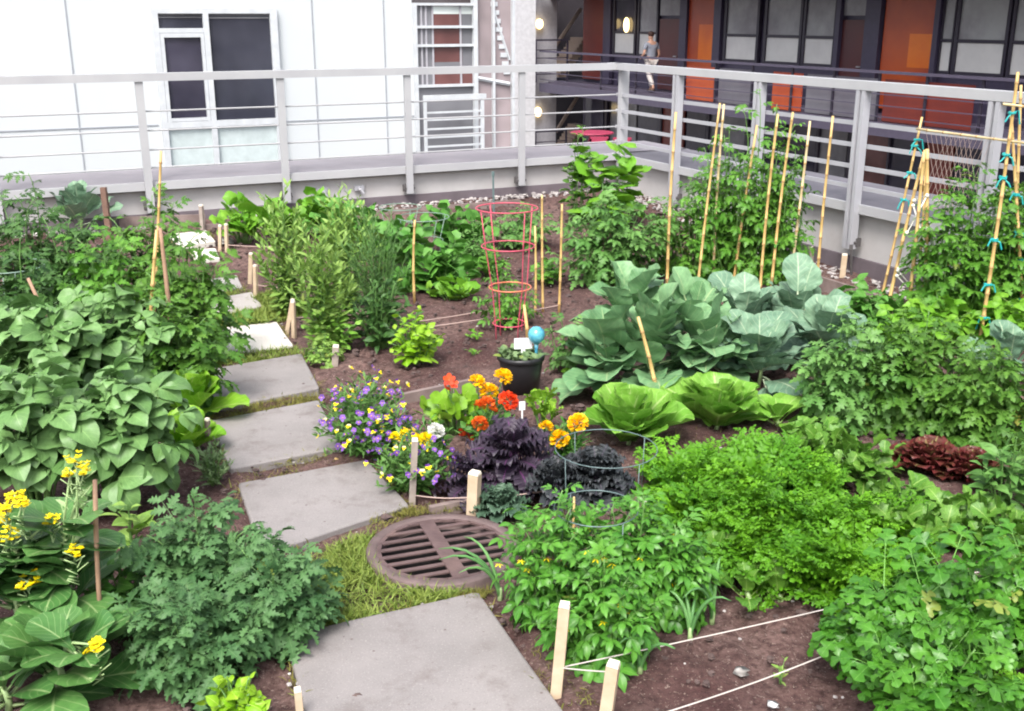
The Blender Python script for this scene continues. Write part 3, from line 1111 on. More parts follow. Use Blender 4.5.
def white_wing():
    aL = ab(PB(-60, 100, BW))[0] - 8
    aW = ab(PB(413, 60, BW))[0]
    aE = ab(PB(513, 60, BW))[0]
    t = thing('white_building', 'white panelled building with dark window behind the guard rail', 'building', loc(aW, BW, -2.9))
    w = MB()
    top = 7.5
    w.box(loc((aL + aW) / 2, BW + .15, (top - 2.95) / 2), (aW - aL, .3, top + 2.95), E2, E1)
    w.build('wall', 'white_panel', t)
    w = MB()
    w.box(loc((aL + aE) / 2, BW + 5.5, (top - 2.95) / 2), (aE - aL - .02, 10, top + 2.95 - .02), E2, E1)
    w.box(loc((aW + aE) / 2, BW + .18, (2.75 + top) / 2), (aE - aW - .004, .36, top - 2.75), E2, E1)
    w.build('inner_wall', 'pink_glass', t)
    for px in (75, 316, 386, -30):
        j = MB()
        a = ab(PB(px, 90, BW))[0]
        j.box(loc(a, BW - .004, (top - 2.95) / 2), (.014, .012, top + 2.94), E2, E1)
        j.build('panel_joint', 'panel_joint', t)
    j = MB()
    z = PB(75, 128.5, BW)[2]
    a1 = ab(PB(155, 90, BW))[0]
    j.box(loc((aL + a1) / 2, BW - .003, z), (a1 - aL, .012, .015), E2, E1)
    j.build('panel_joint', 'panel_joint', t)
    j = MB()
    a0 = ab(PB(283, 90, BW))[0]
    z = PB(340, 119, BW)[2]
    j.box(loc((a0 + aW) / 2, BW - .003, z), (aW - a0, .012, .015), E2, E1)
    j.build('panel_joint', 'panel_joint', t)
    # main window with casement, transom and blinds
    win = MB()
    X0, X1 = 158, 279

    def R4(mb, x0, y0, x1, y1, b, th):
        zb_rect(mb, x0, y0, x1, y1, b, th)
    aa = lambda px: ab(PB(px, 70, BW))[0]
    zz = lambda py: PB(215, py, BW)[2]

    def bx(mb, x0, x1, y0, y1, dep, th):
        mb.box(loc((aa(x0) + aa(x1)) / 2, BW + dep, (zz(y0) + zz(y1)) / 2), (aa(x1) - aa(x0), th, abs(zz(y0) - zz(y1))), E2, E1)
    for a_ in ((156, 162, 8, 175), (272, 279, 8, 175), (206, 211.5, 13.5, 175)):
        bx(win, *a_, -.03, .09)
    for a_ in ((162, 272, 8, 13.5), (162, 206, 28, 32.5), (162, 206, 120, 126), (211.5, 272, 120, 126)):
        bx(win, *a_, -.032, .085)
    wf = win.build('window', 'white_frame', t)
    cs = MB()
    for a_ in ((162.3, 166, 32.8, 120), (202.5, 205.7, 32.8, 120), (166, 202.5, 32.8, 37), (166, 202.5, 116.5, 119.7)):
        bx(cs, *a_, -.045, .06)
    cs.build('casement', 'white_frame', wf)
    for nm, a_, mt in (('pane', (162, 206, 14, 28), 'dark_blue_glass'), ('pane', (166, 202.5, 37, 117), 'dark_glass'), ('pane', (211.5, 272, 14, 120), 'dark_blue_glass')):
        g = MB()
        bx(g, *a_, -.02, .02)
        g.build(nm, mt, wf)
    for a_ in ((162, 206, 126, 178), (211.5, 272, 126, 178)):
        g = MB()
        bx(g, *a_, -.012, .02)
        g.build('spandrel', 'spandrel', wf)
    bl = MB()
    for k in range(2):
        bx(bl, 212, 271.5, 13.8 + 3 * k, 15.6 + 3 * k, -.033, .012)
        bx(bl, 162.2, 205.8, 14.2 + 2.4 * k, 15.4 + 2.4 * k, -.033, .012)
    bl.build('blind', 'grey_glass', wf)
    # glazed bay with a balcony front
    zz2 = lambda py: PB(445, py, BW)[2]
    ab2 = lambda px: ab(PB(px, 80, BW))[0]

    def bx2(mb, x0, x1, y0, y1, dep, th):
        mb.box(loc((ab2(x0) + ab2(x1)) / 2, BW + dep, (zz2(y0) + zz2(y1)) / 2), (ab2(x1) - ab2(x0), th, abs(zz2(y0) - zz2(y1))), E2, E1)
    win = MB()
    for a_ in ((413.3, 416.5, 3, 200), (472, 476, -40, 200), (491, 493, -40, 200), (510, 512.5, -40, 200)):
        bx2(win, *a_, -.03, .1)
    for y0 in (3, 25.5, 44, 84):
        bx2(win, 416.5, 472, y0, y0 + 2.6, -.028, .09)
    wf = win.build('window', 'white_frame', t)
    for a_, mt in (((416.5, 432, 6, 84), 'grey_glass'), ((432, 462, 14, 44), 'maroon_glass'), ((432, 462, 46, 62), 'maroon_glass'), ((432, 472, 6, 14), 'pale_glass'),  # maroon panes: the red reflection is put into the glass colour
                   ((462, 472, 14, 62), 'grey_glass'), ((432, 472, 62, 74), 'grey_glass'), ((432, 472, 74, 84), 'maroon_glass'), ((416.5, 443, 86.6, 200), 'grey_glass'), ((443, 472, 86.6, 200), 'grey_glass'),
                   ((476, 491, -40, 200), 'pink_glass'), ((493, 510, -40, 200), 'pink_glass')):
        g = MB()
        bx2(g, *a_, -.01, .02)
        g.build('pane', mt, wf)
    mul = MB()
    for x0 in (421, 425.5, 432, 459.5):
        bx2(mul, x0, x0 + 1.6, 5.6, 84, -.024, .03)
    mul.build('mullion', 'wall_grey', wf)
    # stair seen in the glazed bay: slanting stringer with stepped edge
    s = MB()
    for k in range(9):
        p = PB(494 + 1.6 * k, 4 + 8.5 * k, BW - .03)
        s.box(p, (.10, .02, .06), E2, E1)
    s.tube([PB(494, 12, BW - .03), PB(509.5, 60, BW - .03)], .02, 5)
    s.tube([PB(477, 78, BW - .05), PB(509.5, 84, BW - .05)], .03, 5)
    s.build('stair_stringer', 'white_frame', wf)
    rl = MB()
    zt = .02
    bx2(rl, 414, 475, 93, 97.5, -.35, .06)
    for a_ in ((414, 416.2, 97.5, 158), (469.8, 473, 97.5, 158)):
        bx2(rl, *a_, -.35, .05)
    for y0 in (109, 116, 125, 133, 142):
        bx2(rl, 416.2, 469.8, y0, y0 + 1.8, -.35, .02)
    bx2(rl, 413.5, 475, 158, 163, -.2, .4)
    rl.build('balcony_rail', 'white_frame', t)


white_wing()

# ------------------------------------------------------------------ red building across the courtyard
GZ = -.22                                     # gallery floor
AF = ab(PA(653, 58, 1) * 0 + np.array([0, 0, EYE]) + ray(653, 58) * ((EYE - (GZ + 1.07)) / -ray(653, 58)[2]))[0]   # gallery edge
AW = AF + 1.7                                 # wall behind the gallery


def pa(px, py, a=None):
    return PA(px, py, AW if a is None else a)


def fb(px, y=40, a=None):
    return ab(pa(px, y, a))[1]


def red_building():
    bFar, bNear = fb(583), fb(1024, 40) - 9
    t = thing('red_building', 'rust red apartment block with access gallery across the courtyard', 'building', loc(AW, fb(800), -2.95))
    w = MB()
    top = 7.6
    w.box(loc(AW + 3.06, (bFar + bNear) / 2, (top - 2.95) / 2), (bFar - bNear, 6, top + 2.95), E1, E2)
    w.build('wall', 'purple_frame', t)

    def panel(mb, x0, x1, z0, z1, dep=0, th=.06):
        b0, b1 = fb(x0), fb(x1)
        mb.box(loc(AW + dep, (b0 + b1) / 2, (z0 + z1) / 2), (abs(b0 - b1), th, z1 - z0), E1, E2)
    TOPZ = GZ + 2.9
    # cladding panels
    for x0, x1, mt in ((584, 606, 'rust_panel'), (689, 716, 'rust_orange'), (884, 936, 'rust_orange')):
        m = MB()
        panel(m, x0, x1, GZ + .12, TOPZ, 0, .08)
        pn = m.build('cladding_panel', mt, t)
    for x0, x1, zlo, zhi in ((700, 714, GZ + 1.0, GZ + 2.0), (911, 935, GZ + 1.1, GZ + 1.85)):
        m = MB()
        panel(m, x0, x1, zlo, zhi, -.045, .02)
        m.build('cladding_panel', 'orange_panel', t)
    for x0, x1 in ((606, 613), (682, 689), (716, 723), (867, 882), (936, 941), (838, 842)):
        m = MB()
        panel(m, x0, x1, GZ + .02, TOPZ, -.06, .14)
        m.build('pilaster', 'purple_frame', t)
    # windows: frame, clear upper panes, frosted lower panes
    wins = ((614, 637, 'dark_glass', 'frosted'), (638.5, 659, 'frosted_mid', 'frosted'), (725, 760, 'frosted_mid', 'frosted'), (765, 803, 'frosted_mid', 'frosted'),
            (804, 837, 'frosted_mid', 'frosted'), (942, 955, 'frosted_mid', 'frosted'), (956, 1010, 'frosted_mid', 'frosted'), (1012, 1060, 'frosted_mid', 'frosted'))
    for x0, x1, up, lo in wins:
        f = MB()
        z0, zm, z1 = GZ + 1.0, GZ + 1.72, TOPZ - .1
        e = (x1 - x0) * .05 + .6
        panel(f, x0, x0 + e, z0, z1, -.02, .10)
        panel(f, x1 - e, x1, z0, z1, -.02, .10)
        for zc in (z0 + .035, zm, z1 - .035):
            panel(f, x0 + e, x1 - e, zc - .035, zc + .035, -.018, .09)
        fo = f.build('window', 'black_frame', t)
        for za, zb_, mt in ((z0 + .07, zm - .035, lo), (zm + .035, z1 - .07, up)):
            g = MB()
            panel(g, x0 + e, x1 - e, za, zb_, 0, .05)
            g.build('pane', mt, fo)
    for x0, x1 in ((660, 681), (842.5, 866.5)):
        d = MB()
        panel(d, x0, x1, GZ + .03, GZ + 2.15, 0, .07)
        do = d.build('door', 'maroon_panel', t)
        h = MB()
        p = pa(x1 - 4, 40)
        h.box(loc(AW - .06, ab(p)[1], GZ + 1.05), (.12, .05, .03), E1, E2)
        h.build('handle', 'fence_paint', do)
        d = MB()
        panel(d, x0, x1, GZ + 2.25, TOPZ - .1, 0, .06)
        d.build('transom', 'frosted_mid', t)
    # lower storey: dark glazing, piers, rusty panels
    LZ = GZ - .35
    for x0, x1, mt in ((588, 606, 'dark_glass'), (614, 640, 'grey_glass'), (642, 664, 'dark_glass'), (667, 689, 'rust_panel'), (692, 712, 'dark_glass'), (716, 752, 'grey_glass'),
                       (756, 792, 'dark_glass'), (795, 826, 'dark_glass'), (830, 858, 'grey_glass'), (864, 900, 'maroon_glass'), (904, 936, 'dark_glass'), (940, 968, 'rust_panel'),
                       (972, 1005, 'dark_glass'), (1010, 1060, 'dark_glass')):
        g = MB()
        panel(g, x0, x1, -2.3, LZ - .1, -.01, .06)
        g.build('storefront_pane', mt, t)
    for x0 in (609, 665, 714, 754, 793, 828, 861, 902, 938, 1007):
        g = MB()
        panel(g, x0, x0 + 2.2, -2.95, LZ, -.05, .10)
        g.build('pier', 'black_frame', t)
    # gallery: floor slab, rail, panels
    s = MB()
    s.box(loc((AF + AW) / 2 - .03, (bFar + bNear) / 2, GZ - .15), (bFar - bNear, AW - AF + .0, .3), E1, E2)
    s.build('gallery_floor', 'slab_edge', t)
    s = MB()
    s.box(loc((AF + AW) / 2 - .03, (bFar + bNear) / 2, TOPZ + .15), (bFar - bNear, AW - AF + .0, .3), E1, E2)
    s.build('gallery_ceiling', 'slab_edge', t)
    r = MB()
    r.box(loc(AF, (bFar + bNear) / 2, GZ + 1.07), (bFar - bNear, .07, .06), E1, E2)
    for z in (.12, .36, .60, .84):
        r.box(loc(AF, (bFar + bNear) / 2, GZ + z), (bFar - bNear, .02, .022), E1, E2)
    gr = r.build('gallery_rail', 'slab_edge', t)
    for x0 in (600, 635, 683, 715, 752, 792, 834, 880, 928, 985):
        p = MB()
        b = fb(x0, 60, AF)
        p.box(loc(AF + .05, b, GZ + .52), (.06, .04, 1.04), E1, E2)
        p.build('rail_post', 'black_frame', gr)
    for x0, x1, mt in ((636, 682, 'mesh_panel'), (716, 752, 'mesh_panel'), (684, 714, 'rust_orange'), (770, 802, 'rust_orange'), (882, 976, 'rust_panel'), (804, 878, 'mesh_panel')):
        p = MB()
        b0, b1 = fb(x0, 75, AF), fb(x1, 75, AF)
        hi = .55 if mt == 'mesh_panel' and x0 == 636 else .9
        if x0 == 636:
            continue
        p.box(loc(AF + .08, (b0 + b1) / 2, GZ + .47), (abs(b0 - b1) - .08, .012, hi), E1, E2)
        p.build('infill_panel', mt, gr)
    # wall lamp
    lp = MB()
    p = pa(629, 25)
    lp.sphere(p - E2 * .10, (.10, .10, .24), 10, 7)
    lp.build('lamp', 'lamp_glow', t, True)


red_building()


def stair_block():
    """end of the courtyard: grey column, open stair with landings and lamps"""
    bE = fb(583) + .1
    t = thing('stair_tower', 'open dark stair tower with two round wall lamps', 'building', loc(AW - 3, bE, -2.95))
    pe = lambda px, py, db=0: PB(px, py, bE + db)
    ae = lambda px, db=0: ab(pe(px, 60, db))[0]

    def rect(mb, x0, x1, z0, z1, db, th):
        mb.box(loc((ae(x0, db) + ae(x1, db)) / 2, bE + db, (z0 + z1) / 2), (ae(x1, db) - ae(x0, db), th, z1 - z0), E2, E1)
    zz = lambda py, db=0: pe(550, py, db)[2]
    m = MB()
    rect(m, 480, 640, -2.95, 7.6, 4.0, .3)
    m.build('rear_wall', 'wall_dark', t)
    m = MB()
    rect(m, 505, 533.5, -2.95, 7.6, -.2, .3)
    m.build('column', 'column_white', t)
    m = MB()
    rect(m, 533.5, 555, -2.95, 7.6, .4, .25)
    m.build('side_wall', 'wall_grey', t)
    for (y0, y1) in ((82, 91), (176, 184), (-12, -3)):
        m = MB()
        rect(m, 534, 584, zz(y1), zz(y0), 1.4, 3.4)
        m.build('landing', 'slab_edge', t)
    for ytop, ybase in ((40, 82), (131, 176)):
        m = MB()
        z1, z0 = zz(ytop, -.3), zz(ybase, -.3)
        rect(m, 535, 568, z1 - .03, z1 + .03, -.32, .05)
        rect(m, 535, 536.5, z0, z1 - .03, -.32, .05)
        rect(m, 566.5, 568, z0, z1 - .03, -.32, .05)
        for k in range(4):
            zk = z0 + (z1 - z0) * (k + 1) / 5.2
            rect(m, 536.5, 566.5, zk - .015, zk + .015, -.32, .02)
        m.build('landing_rail', 'black_frame', t)
    for (a_, b_) in (((556, 45), (581, 9)), ((556, 132), (578, 96))):
        m = MB()
        m.tube([pe(*a_, .9), pe(*b_, .9)], .07, 6)
        m.build('handrail', 'stair_wood', t)
        m = MB()
        for k in range(12):
            q = k / 11
            p = pe(a_[0] + (b_[0] - a_[0]) * q, a_[1] + 30 + (b_[1] - a_[1]) * q, 1.4)
            m.box(p, (.35, 1.0, .12), E2, E1)
        m.build('stair_flight', 'stair_wood', t)
    for px, py in ((539.5, 24), (538, 112)):
        m = MB()
        m.sphere(pe(px, py, .15), (.13, .13, .17), 10, 7)
        m.build('lamp', 'lamp_glow', t, True)


stair_block()


def red_table():
    z0 = -1.95
    tr = MB()
    pc = PY(596, 150, 30.5)
    tr.box((pc[0], pc[1], -2.1), (4.2, 4.5, .3))
    struct(tr.build('courtyard_terrace', 'courtyard'))
    for i, (px, py, kind) in enumerate(((592, 133, 0), (600, 142, 1), (623, 143, 1))):
        d = ray(px, py)
        zt = z0 + .74
        tt = (EYE - zt) / -d[2]
        p = np.array([0, 0, EYE]) + d * tt
        p[2] = z0
        if kind == 0:
            t = thing('cafe_table', 'round red cafe table on the courtyard below, seen between rails', 'table', p)
            m = MB()
            m.lathe([(.001, .77), (.62, .77), (.64, .75), (.62, .72), (.001, .72)], p, 20)
            m.build('tabletop', 'chair_red', t)
            for k in range(3):
                a = k * 2.1
                m = MB()
                m.tube([p + (.05 * math.cos(a), .05 * math.sin(a), .72), p + (.45 * math.cos(a), .45 * math.sin(a), 0)], .025, 6)
                m.build('leg', 'chair_red', t)
        else:
            t = thing('cafe_chair', ('red metal chair in front of the round cafe table', 'red metal chair beside the corner fence post')[i - 1], 'chair', p, 'red chairs in the courtyard')
            m = MB()
            m.bevbox(p + UP * .50, (.50, .48, .05), bev=.02)
            m.build('seat', 'chair_red', t)
            m = MB()
            m.box(p + np.array([0, .24, .78]), (.50, .03, .16))
            m.box(p + np.array([-.23, .24, .6]), (.04, .03, .4))
            m.box(p + np.array([.23, .24, .6]), (.04, .03, .4))
            m.build('backrest', 'chair_red', t)
            for sx in (-1, 1):
                for sy in (-1, 1):
                    m = MB()
                    m.tube([p + np.array([.2 * sx, .2 * sy, .48]), p + np.array([.23 * sx, .23 * sy, 0])], .022, 5)
                    m.build('leg', 'chair_red', t)


red_table()


# ------------------------------------------------------------------ the person on the gallery
def skin_body(name, verts, edges, radii, mat, parent, root=0):
    me = bpy.data.meshes.new(name)
    me.from_pydata([tuple(v) for v in verts], edges, [])
    o = bpy.data.objects.new(name, me)
    col.objects.link(o)
    md = o.modifiers.new('Skin', 'SKIN')
    sv = me.skin_vertices[0].data if me.skin_vertices else None
    if sv is None:
        bpy.context.view_layer.objects.active = o
        bpy.context.view_layer.update()
        sv = me.skin_vertices[0].data
    for i, r in enumerate(radii):
        sv[i].radius = (r, r) if np.isscalar(r) else r
        sv[i].use_root = i == root
    md.use_smooth_shade = True
    sb = o.modifiers.new('Sub', 'SUBSURF')
    sb.levels = sb.render_levels = 2
    bpy.context.view_layer.update()
    dg = bpy.context.evaluated_depsgraph_get()
    me2 = bpy.data.meshes.new_from_object(o.evaluated_get(dg))
    o.modifiers.clear()
    o.data = me2
    me2.materials.clear()
    me2.materials.append(M[mat])
    for p in me2.polygons:
        p.use_smooth = True
    o.parent = parent
    WL[o] = WL[parent]
    return o


def person():
    p = PA(652, 40, AF + .75)
    base = np.array([p[0], p[1], GZ])
    t = thing('person', 'person in grey shirt and pale trousers walking along the gallery', 'person', base)
    f = E1                      # walks along the gallery, to the left
    s = E2
    K = 1.0

    def q(fw, sd, z):
        return (f * fw + s * sd + UP * z) * K
    V = [q(0, 0, .96), q(.01, 0, 1.12), q(.02, 0, 1.30), q(.03, 0, 1.44), q(.05, 0, 1.52), q(.07, 0, 1.60), q(.085, 0, 1.70),
         q(0, .09, .92), q(.16, .10, .52), q(.10, .10, .09), q(.26, .10, .045),
         q(0, -.09, .92), q(-.04, -.10, .52), q(-.33, -.10, .16), q(-.22, -.10, .05),
         q(.02, .19, 1.41), q(-.06, .24, 1.14), q(.08, .23, .92), q(.12, .23, .83),
         q(.02, -.19, 1.41), q(.03, -.25, 1.14), q(.22, -.22, 1.02), q(.30, -.2, 1.0)]
    Eg = [(0, 1), (1, 2), (2, 3), (3, 4), (4, 5), (5, 6), (0, 7), (7, 8), (8, 9), (9, 10), (0, 11), (11, 12), (12, 13), (13, 14),
          (3, 15), (15, 16), (16, 17), (17, 18), (3, 19), (19, 20), (20, 21), (21, 22)]
    Rr = [.13, .125, .15, .12, .055, .085, .095, .095, .06, .042, .035, .095, .06, .042, .035, .06, .043, .034, .035, .06, .043, .034, .035]
    skin_body('body', V, Eg, Rr, 'skin', t)
    sv = [q(0, 0, .95), q(.01, 0, 1.12), q(.02, 0, 1.30), q(.03, 0, 1.42), q(.045, 0, 1.48), q(.02, .19, 1.41), q(-.03, .225, 1.24), q(.02, -.19, 1.41), q(.03, -.235, 1.24)]
    skin_body('shirt', sv, [(0, 1), (1, 2), (2, 3), (3, 4), (3, 5), (5, 6), (3, 7), (7, 8)], [.15, .145, .17, .135, .07, .075, .062, .075, .062], 'shirt', t)
    tv = [q(0, 0, .97), q(0, .09, .90), q(.16, .10, .52), q(.105, .10, .14), q(0, -.09, .90), q(-.04, -.10, .52), q(-.30, -.10, .20)]
    skin_body('trousers', tv, [(0, 1), (1, 2), (2, 3), (0, 4), (4, 5), (5, 6)], [.14, .115, .082, .068, .115, .082, .068], 'trousers', t)
    h = MB()
    h.sphere(base + q(.06, 0, 1.715), (.10, .10, .085), 12, 8)
    h.build('hair', 'hair', t, True)
    for fw, sd, zz in ((.19, .10, .04), (-.27, -.10, .07)):
        h = MB()
        h.sphere(base + q(fw, sd, zz), (.10, .13, .045), 10, 6)
        h.build('shoe', 'shoe', t, True)


person()

# ------------------------------------------------------------------ stepping slabs
def slab(name, label, corners, mat, h=.05, group='stepping slabs of the garden path', z=0.0):
    pts = [P(*c, z) for c in corners]
    c = sum(pts) / 4
    zt = max(p[2] for p in pts)
    m = MB()
    rings = []
    n = 6
    outline = []
    rq = random.Random(int(c[0] * 1000) & 255)
    for i in range(4):
        a, b = pts[i], pts[(i + 1) % 4]
        for k in range(n):
            t = (k + .12) / (n - .76) if 0 < k < n else .012
            p = a + (b - a) * min(.988, t)
            outline.append(p + (c - p) * rq.uniform(0, .008))
    for ins, dz in ((0, -h), (0, -.007), (.004, -.002), (.011, 0)):
        ring = []
        for p in outline:
            v = c - p
            v = v / np.linalg.norm(v)
            q = p + v * ins
            g = p[2] - z
            ring.append((q[0], q[1], g + z + .026 + dz))
        rings.append(ring)
    V = [q for r_ in rings for q in r_]
    k = len(outline)
    T = []
    for r_ in range(3):
        for i in range(k):
            j = (i + 1) % k
            T += [(r_ * k + i, r_ * k + j, r_ * k + k + j), (r_ * k + i, r_ * k + k + j, r_ * k + k + i)]
    V.append((c[0], c[1], c[2] + .026))
    for i in range(k):
        T.append((3 * k + i, 3 * k + (i + 1) % k, 4 * k))
    T = [(a, cc, b) for a, b, cc in T]
    m.add(V, T)
    o = m.build(name, mat, None)
    tag(o, label, 'paver', group)
    return o


slab('stepping_slab', 'grey concrete slab in front of the iron drain cover', [(284, 641), (478, 597), (596, 762), (322, 775)], 'slab')
slab('stepping_slab', 'grey concrete slab just behind the drain cover, beside grass', [(238, 488), (367, 464), (410, 510), (262, 560)], 'slab')
slab('stepping_slab', 'grey concrete slab beside the large pansy clump', [(208, 425), (319, 404), (343, 451), (231, 474)], 'slab')
slab('stepping_slab', 'grey concrete slab just in front of the pale cream one', [(196, 375), (302, 357), (320, 392), (204, 416)], 'slab')
slab('stepping_slab', 'largest pale cream slab with grass along both edges', [(203, 333), (277, 325), (294, 349), (208, 361)], 'slab_white')
slab('stepping_slab', 'pale grey slab just beyond the bright cream slab', [(205, 303), (252, 295), (263, 309), (210, 322)], 'slab_pale')
slab('stepping_slab', 'small pale slab beside the pair of wooden pegs', [(198, 284), (237, 278), (243, 290), (202, 297)], 'slab_pale')
slab('stepping_slab', 'small white slab half hidden behind tomato leaves', [(190, 252), (216, 251), (220, 261), (196, 264)], 'slab_white')
slab('stepping_slab', 'white slab at the far end of the path', [(168, 237), (207, 233), (216, 244), (180, 249)], 'slab_white')
t = MB()
lump(np.random.default_rng(3), P(226, 243) + UP * .02, .10, t, .3)
tag(t.build('flat_stone', 'slab_white', None, True), 'flat white stone lying beside two pegs at the path end', 'stone')
t = MB()
lump(np.random.default_rng(4), P(229, 236) + UP * .02, .06, t, .9)
tag(t.build('flat_stone', 'slab_white', None, True), 'small rounded white stone behind the flat white stone', 'stone')


rngf = np.random.default_rng(61)
fringe = MB()
tuft_pos, tuft_s = [], []
for quad in SLABS:
    q = [P(*c) for c in quad]
    for i in range(4):
        a, b = q[i], q[(i + 1) % 4]
        ln = np.linalg.norm(b - a)
        k = 0
        while k < ln:
            if math.sin(k * 9 + i * 2 + a[0] * 5) > -.2:
                for _ in range(rngf.integers(1, 6)):
                    tuft_pos.append(a + (b - a) * (k / ln) + np.array([rngf.normal(0, .012), rngf.normal(0, .012), .004]))
                    tuft_s.append(rngf.uniform(.02, .06))
            k += rngf.uniform(.006, .03)
n = len(tuft_pos)
az = rngf.uniform(0, 6.28, n)
e = rngf.uniform(.2, 1.3, n)
fringe.leaves([blade([(0, .05), (.5, .04), (1, .003)], 3, 2, .3, q) for q in (.3, .8, 1.3)], tuft_pos, np.stack([np.cos(az) * np.cos(e), np.sin(az) * np.cos(e), np.sin(e)], 1),
              np.tile(UP, (n, 1)) + rngf.uniform(-.5, .5, (n, 3)), tuft_s, rngf.uniform(0, 1, n), rngf)
o = fringe.build('grass', 'moss_blade', None, True)
o['kind'] = 'stuff'

# ------------------------------------------------------------------ drain cover
def drain():
    t = thing('drain_cover', 'round rusty iron drain cover with slots between path slabs', 'drain cover', MAN)
    zt = .035
    r = MB()
    r.lathe([(MAN_R - .045, -.10), (MAN_R - .045, zt), (MAN_R - .035, zt + .006), (MAN_R - .006, zt + .006), (MAN_R, zt), (MAN_R, -.08)], MAN, 64)
    r.build('rim', 'iron_rim', t, True)
    g = MB()
    ri = MAN_R - .043
    rd = math.radians(20)
    ax = np.array([math.cos(rd), math.sin(rd), 0])
    ay = np.array([-math.sin(rd), math.cos(rd), 0])
    pitch_, wb = .0605, .021
    for k in range(-4, 5):
        o = k * pitch_
        hl = math.sqrt(max(0, ri ** 2 - (abs(o) - (.0 if k else 0)) ** 2))
        if hl < .05:
            continue
        g.box(MAN + ay * o + UP * (zt - .003), (2 * hl, wb, .006), ax, ay)
    g.box(MAN + UP * (zt - .002), (.062, 2 * ri - .01, .009), ax, ay)
    for k in range(24):       # inner shoulder closing the slot ends
        a0 = 2 * math.pi * k / 24
        p = MAN + np.array([math.cos(a0), math.sin(a0), 0]) * (ri - .006) + UP * (zt - .003)
        g.box(p, (.020, .069, .0095), (math.cos(a0), math.sin(a0), 0), (-math.sin(a0), math.cos(a0), 0))
    g.build('grate', 'iron', t)
    w = MB()
    w.lathe([(MAN_R - .05, -.46), (MAN_R - .05, -.01)], MAN, 40)
    w.lathe([(.001, -.40), (MAN_R - .05, -.40)], MAN, 40)
    w.build('shaft', 'black_pit', t)


drain()


# ------------------------------------------------------------------ stakes, canes, boards, strings
def topat(base, px, py):
    return PY(px, py, base[1])


STK = {}


def stake(pb, pt, wpx, mat, label, group=None, head=True):
    b = P(*pb)
    tp = topat(b, *pt)
    m = depth(b) / F_PX
    w = wpx * m
    d = tp - b
    ln = np.linalg.norm(d)
    d = d / ln
    rot = R.uniform(-.5, .5)
    ax = np.array([math.cos(rot), math.sin(rot), 0])
    ax = ax - d * (ax @ d)
    ax /= np.linalg.norm(ax)
    ay = np.cross(d, ax)
    t = thing('wooden_stake', label, 'stake', b, group)
    s = MB()
    s.box(b + d * (ln * .5 - .07), (w * .8, w * .66, ln + .1), ax, ay, d, taper=.96)
    o = s.build('shaft', mat, t)
    if head:
        s = MB()
        s.box(b + d * (ln - .012), (w * .77, w * .63, .012), ax, ay, d, taper=.86)
        s.build('cut_end', 'pine_end', t)
    return b, tp


GS = 'wooden pegs marking the beds'
s1 = stake((556, 697), (565, 601), 14, 'pine', 'pale square pine stake in front of the pepper plant', GS)
s2 = stake((604, 730), (614, 660), 16, 'pine', 'pale pine stake at the front edge, nearest to the viewer', GS)
s3 = stake((412, 504), (415, 437), 8, 'pine_grey', 'weathered grey stake in the smaller pansy clump', GS)
s4 = stake((473, 516), (475, 470), 14, 'pine', 'short pale stake under the purple kale beside the drain cover', GS)
s5 = stake((335, 366), (336, 344), 8, 'pine_grey', 'short grey peg behind the large pansy clump', GS)
s6 = stake((287, 334), (293, 298), 5, 'pine', 'slanted thin peg at the corner beyond the cream slab', GS)
s7 = stake((294, 336), (293, 300), 5, 'pine', 'upright thin peg crossing the slanted peg by the cream slab', GS)
s8 = stake((250, 286), (251, 252), 5, 'pine', 'thin peg beside the small pale slab, the farther of two', GS)
s9 = stake((256, 296), (255, 264), 5, 'pine', 'thin peg beside the small pale slab, the nearer of two', GS)
s10 = stake((220, 249), (220, 224), 4, 'pine', 'thin peg behind the flat white stone, left one of two', GS)
s11 = stake((227, 250), (226, 223), 4, 'pine', 'thin peg behind the flat white stone, right one of two', GS)
s12 = stake((203, 231), (201, 204), 5, 'pine_grey', 'grey peg against the back parapet beyond the path', GS)
s13 = stake((110, 240), (103, 185), 7, 'wood_dark', 'dark brown stake standing beside the blue-green broccoli by the parapet', GS, False)
s14 = stake((301, 724), (297, 686), 9, 'pine', 'short peg beside the front slab near the basil', GS)
s15 = stake((209, 452), (207, 417), 6, 'board', 'brown peg at the left edge of the slab beside the pansies', GS)
s16 = stake((842, 279), (845, 253), 7, 'pine', 'round-topped pale peg at the foot of the right parapet', GS)
s17 = stake((810, 278), (811, 246), 6, 'pine_grey', 'grey peg behind the tallest row of canes', GS)
for pb, pt, lab, mt in (((852, 277), (851, 245), 'thin dark metal rod at the foot of the right parapet', 'bolt'), ((494, 212), (493, 172), 'thin grey metal rod in front of the rear parapet by the pink cage', 'grey_wire')):
    b = P(*pb)
    m = MB()
    m.tube([b - UP * .05, topat(b, *pt)], .011, 6)
    m.tube([topat(b, *pt) - UP * .04, topat(b, *pt) + UP * .005], .016, 6)
    tag(m.build('metal_rod', mt), lab, 'rod')


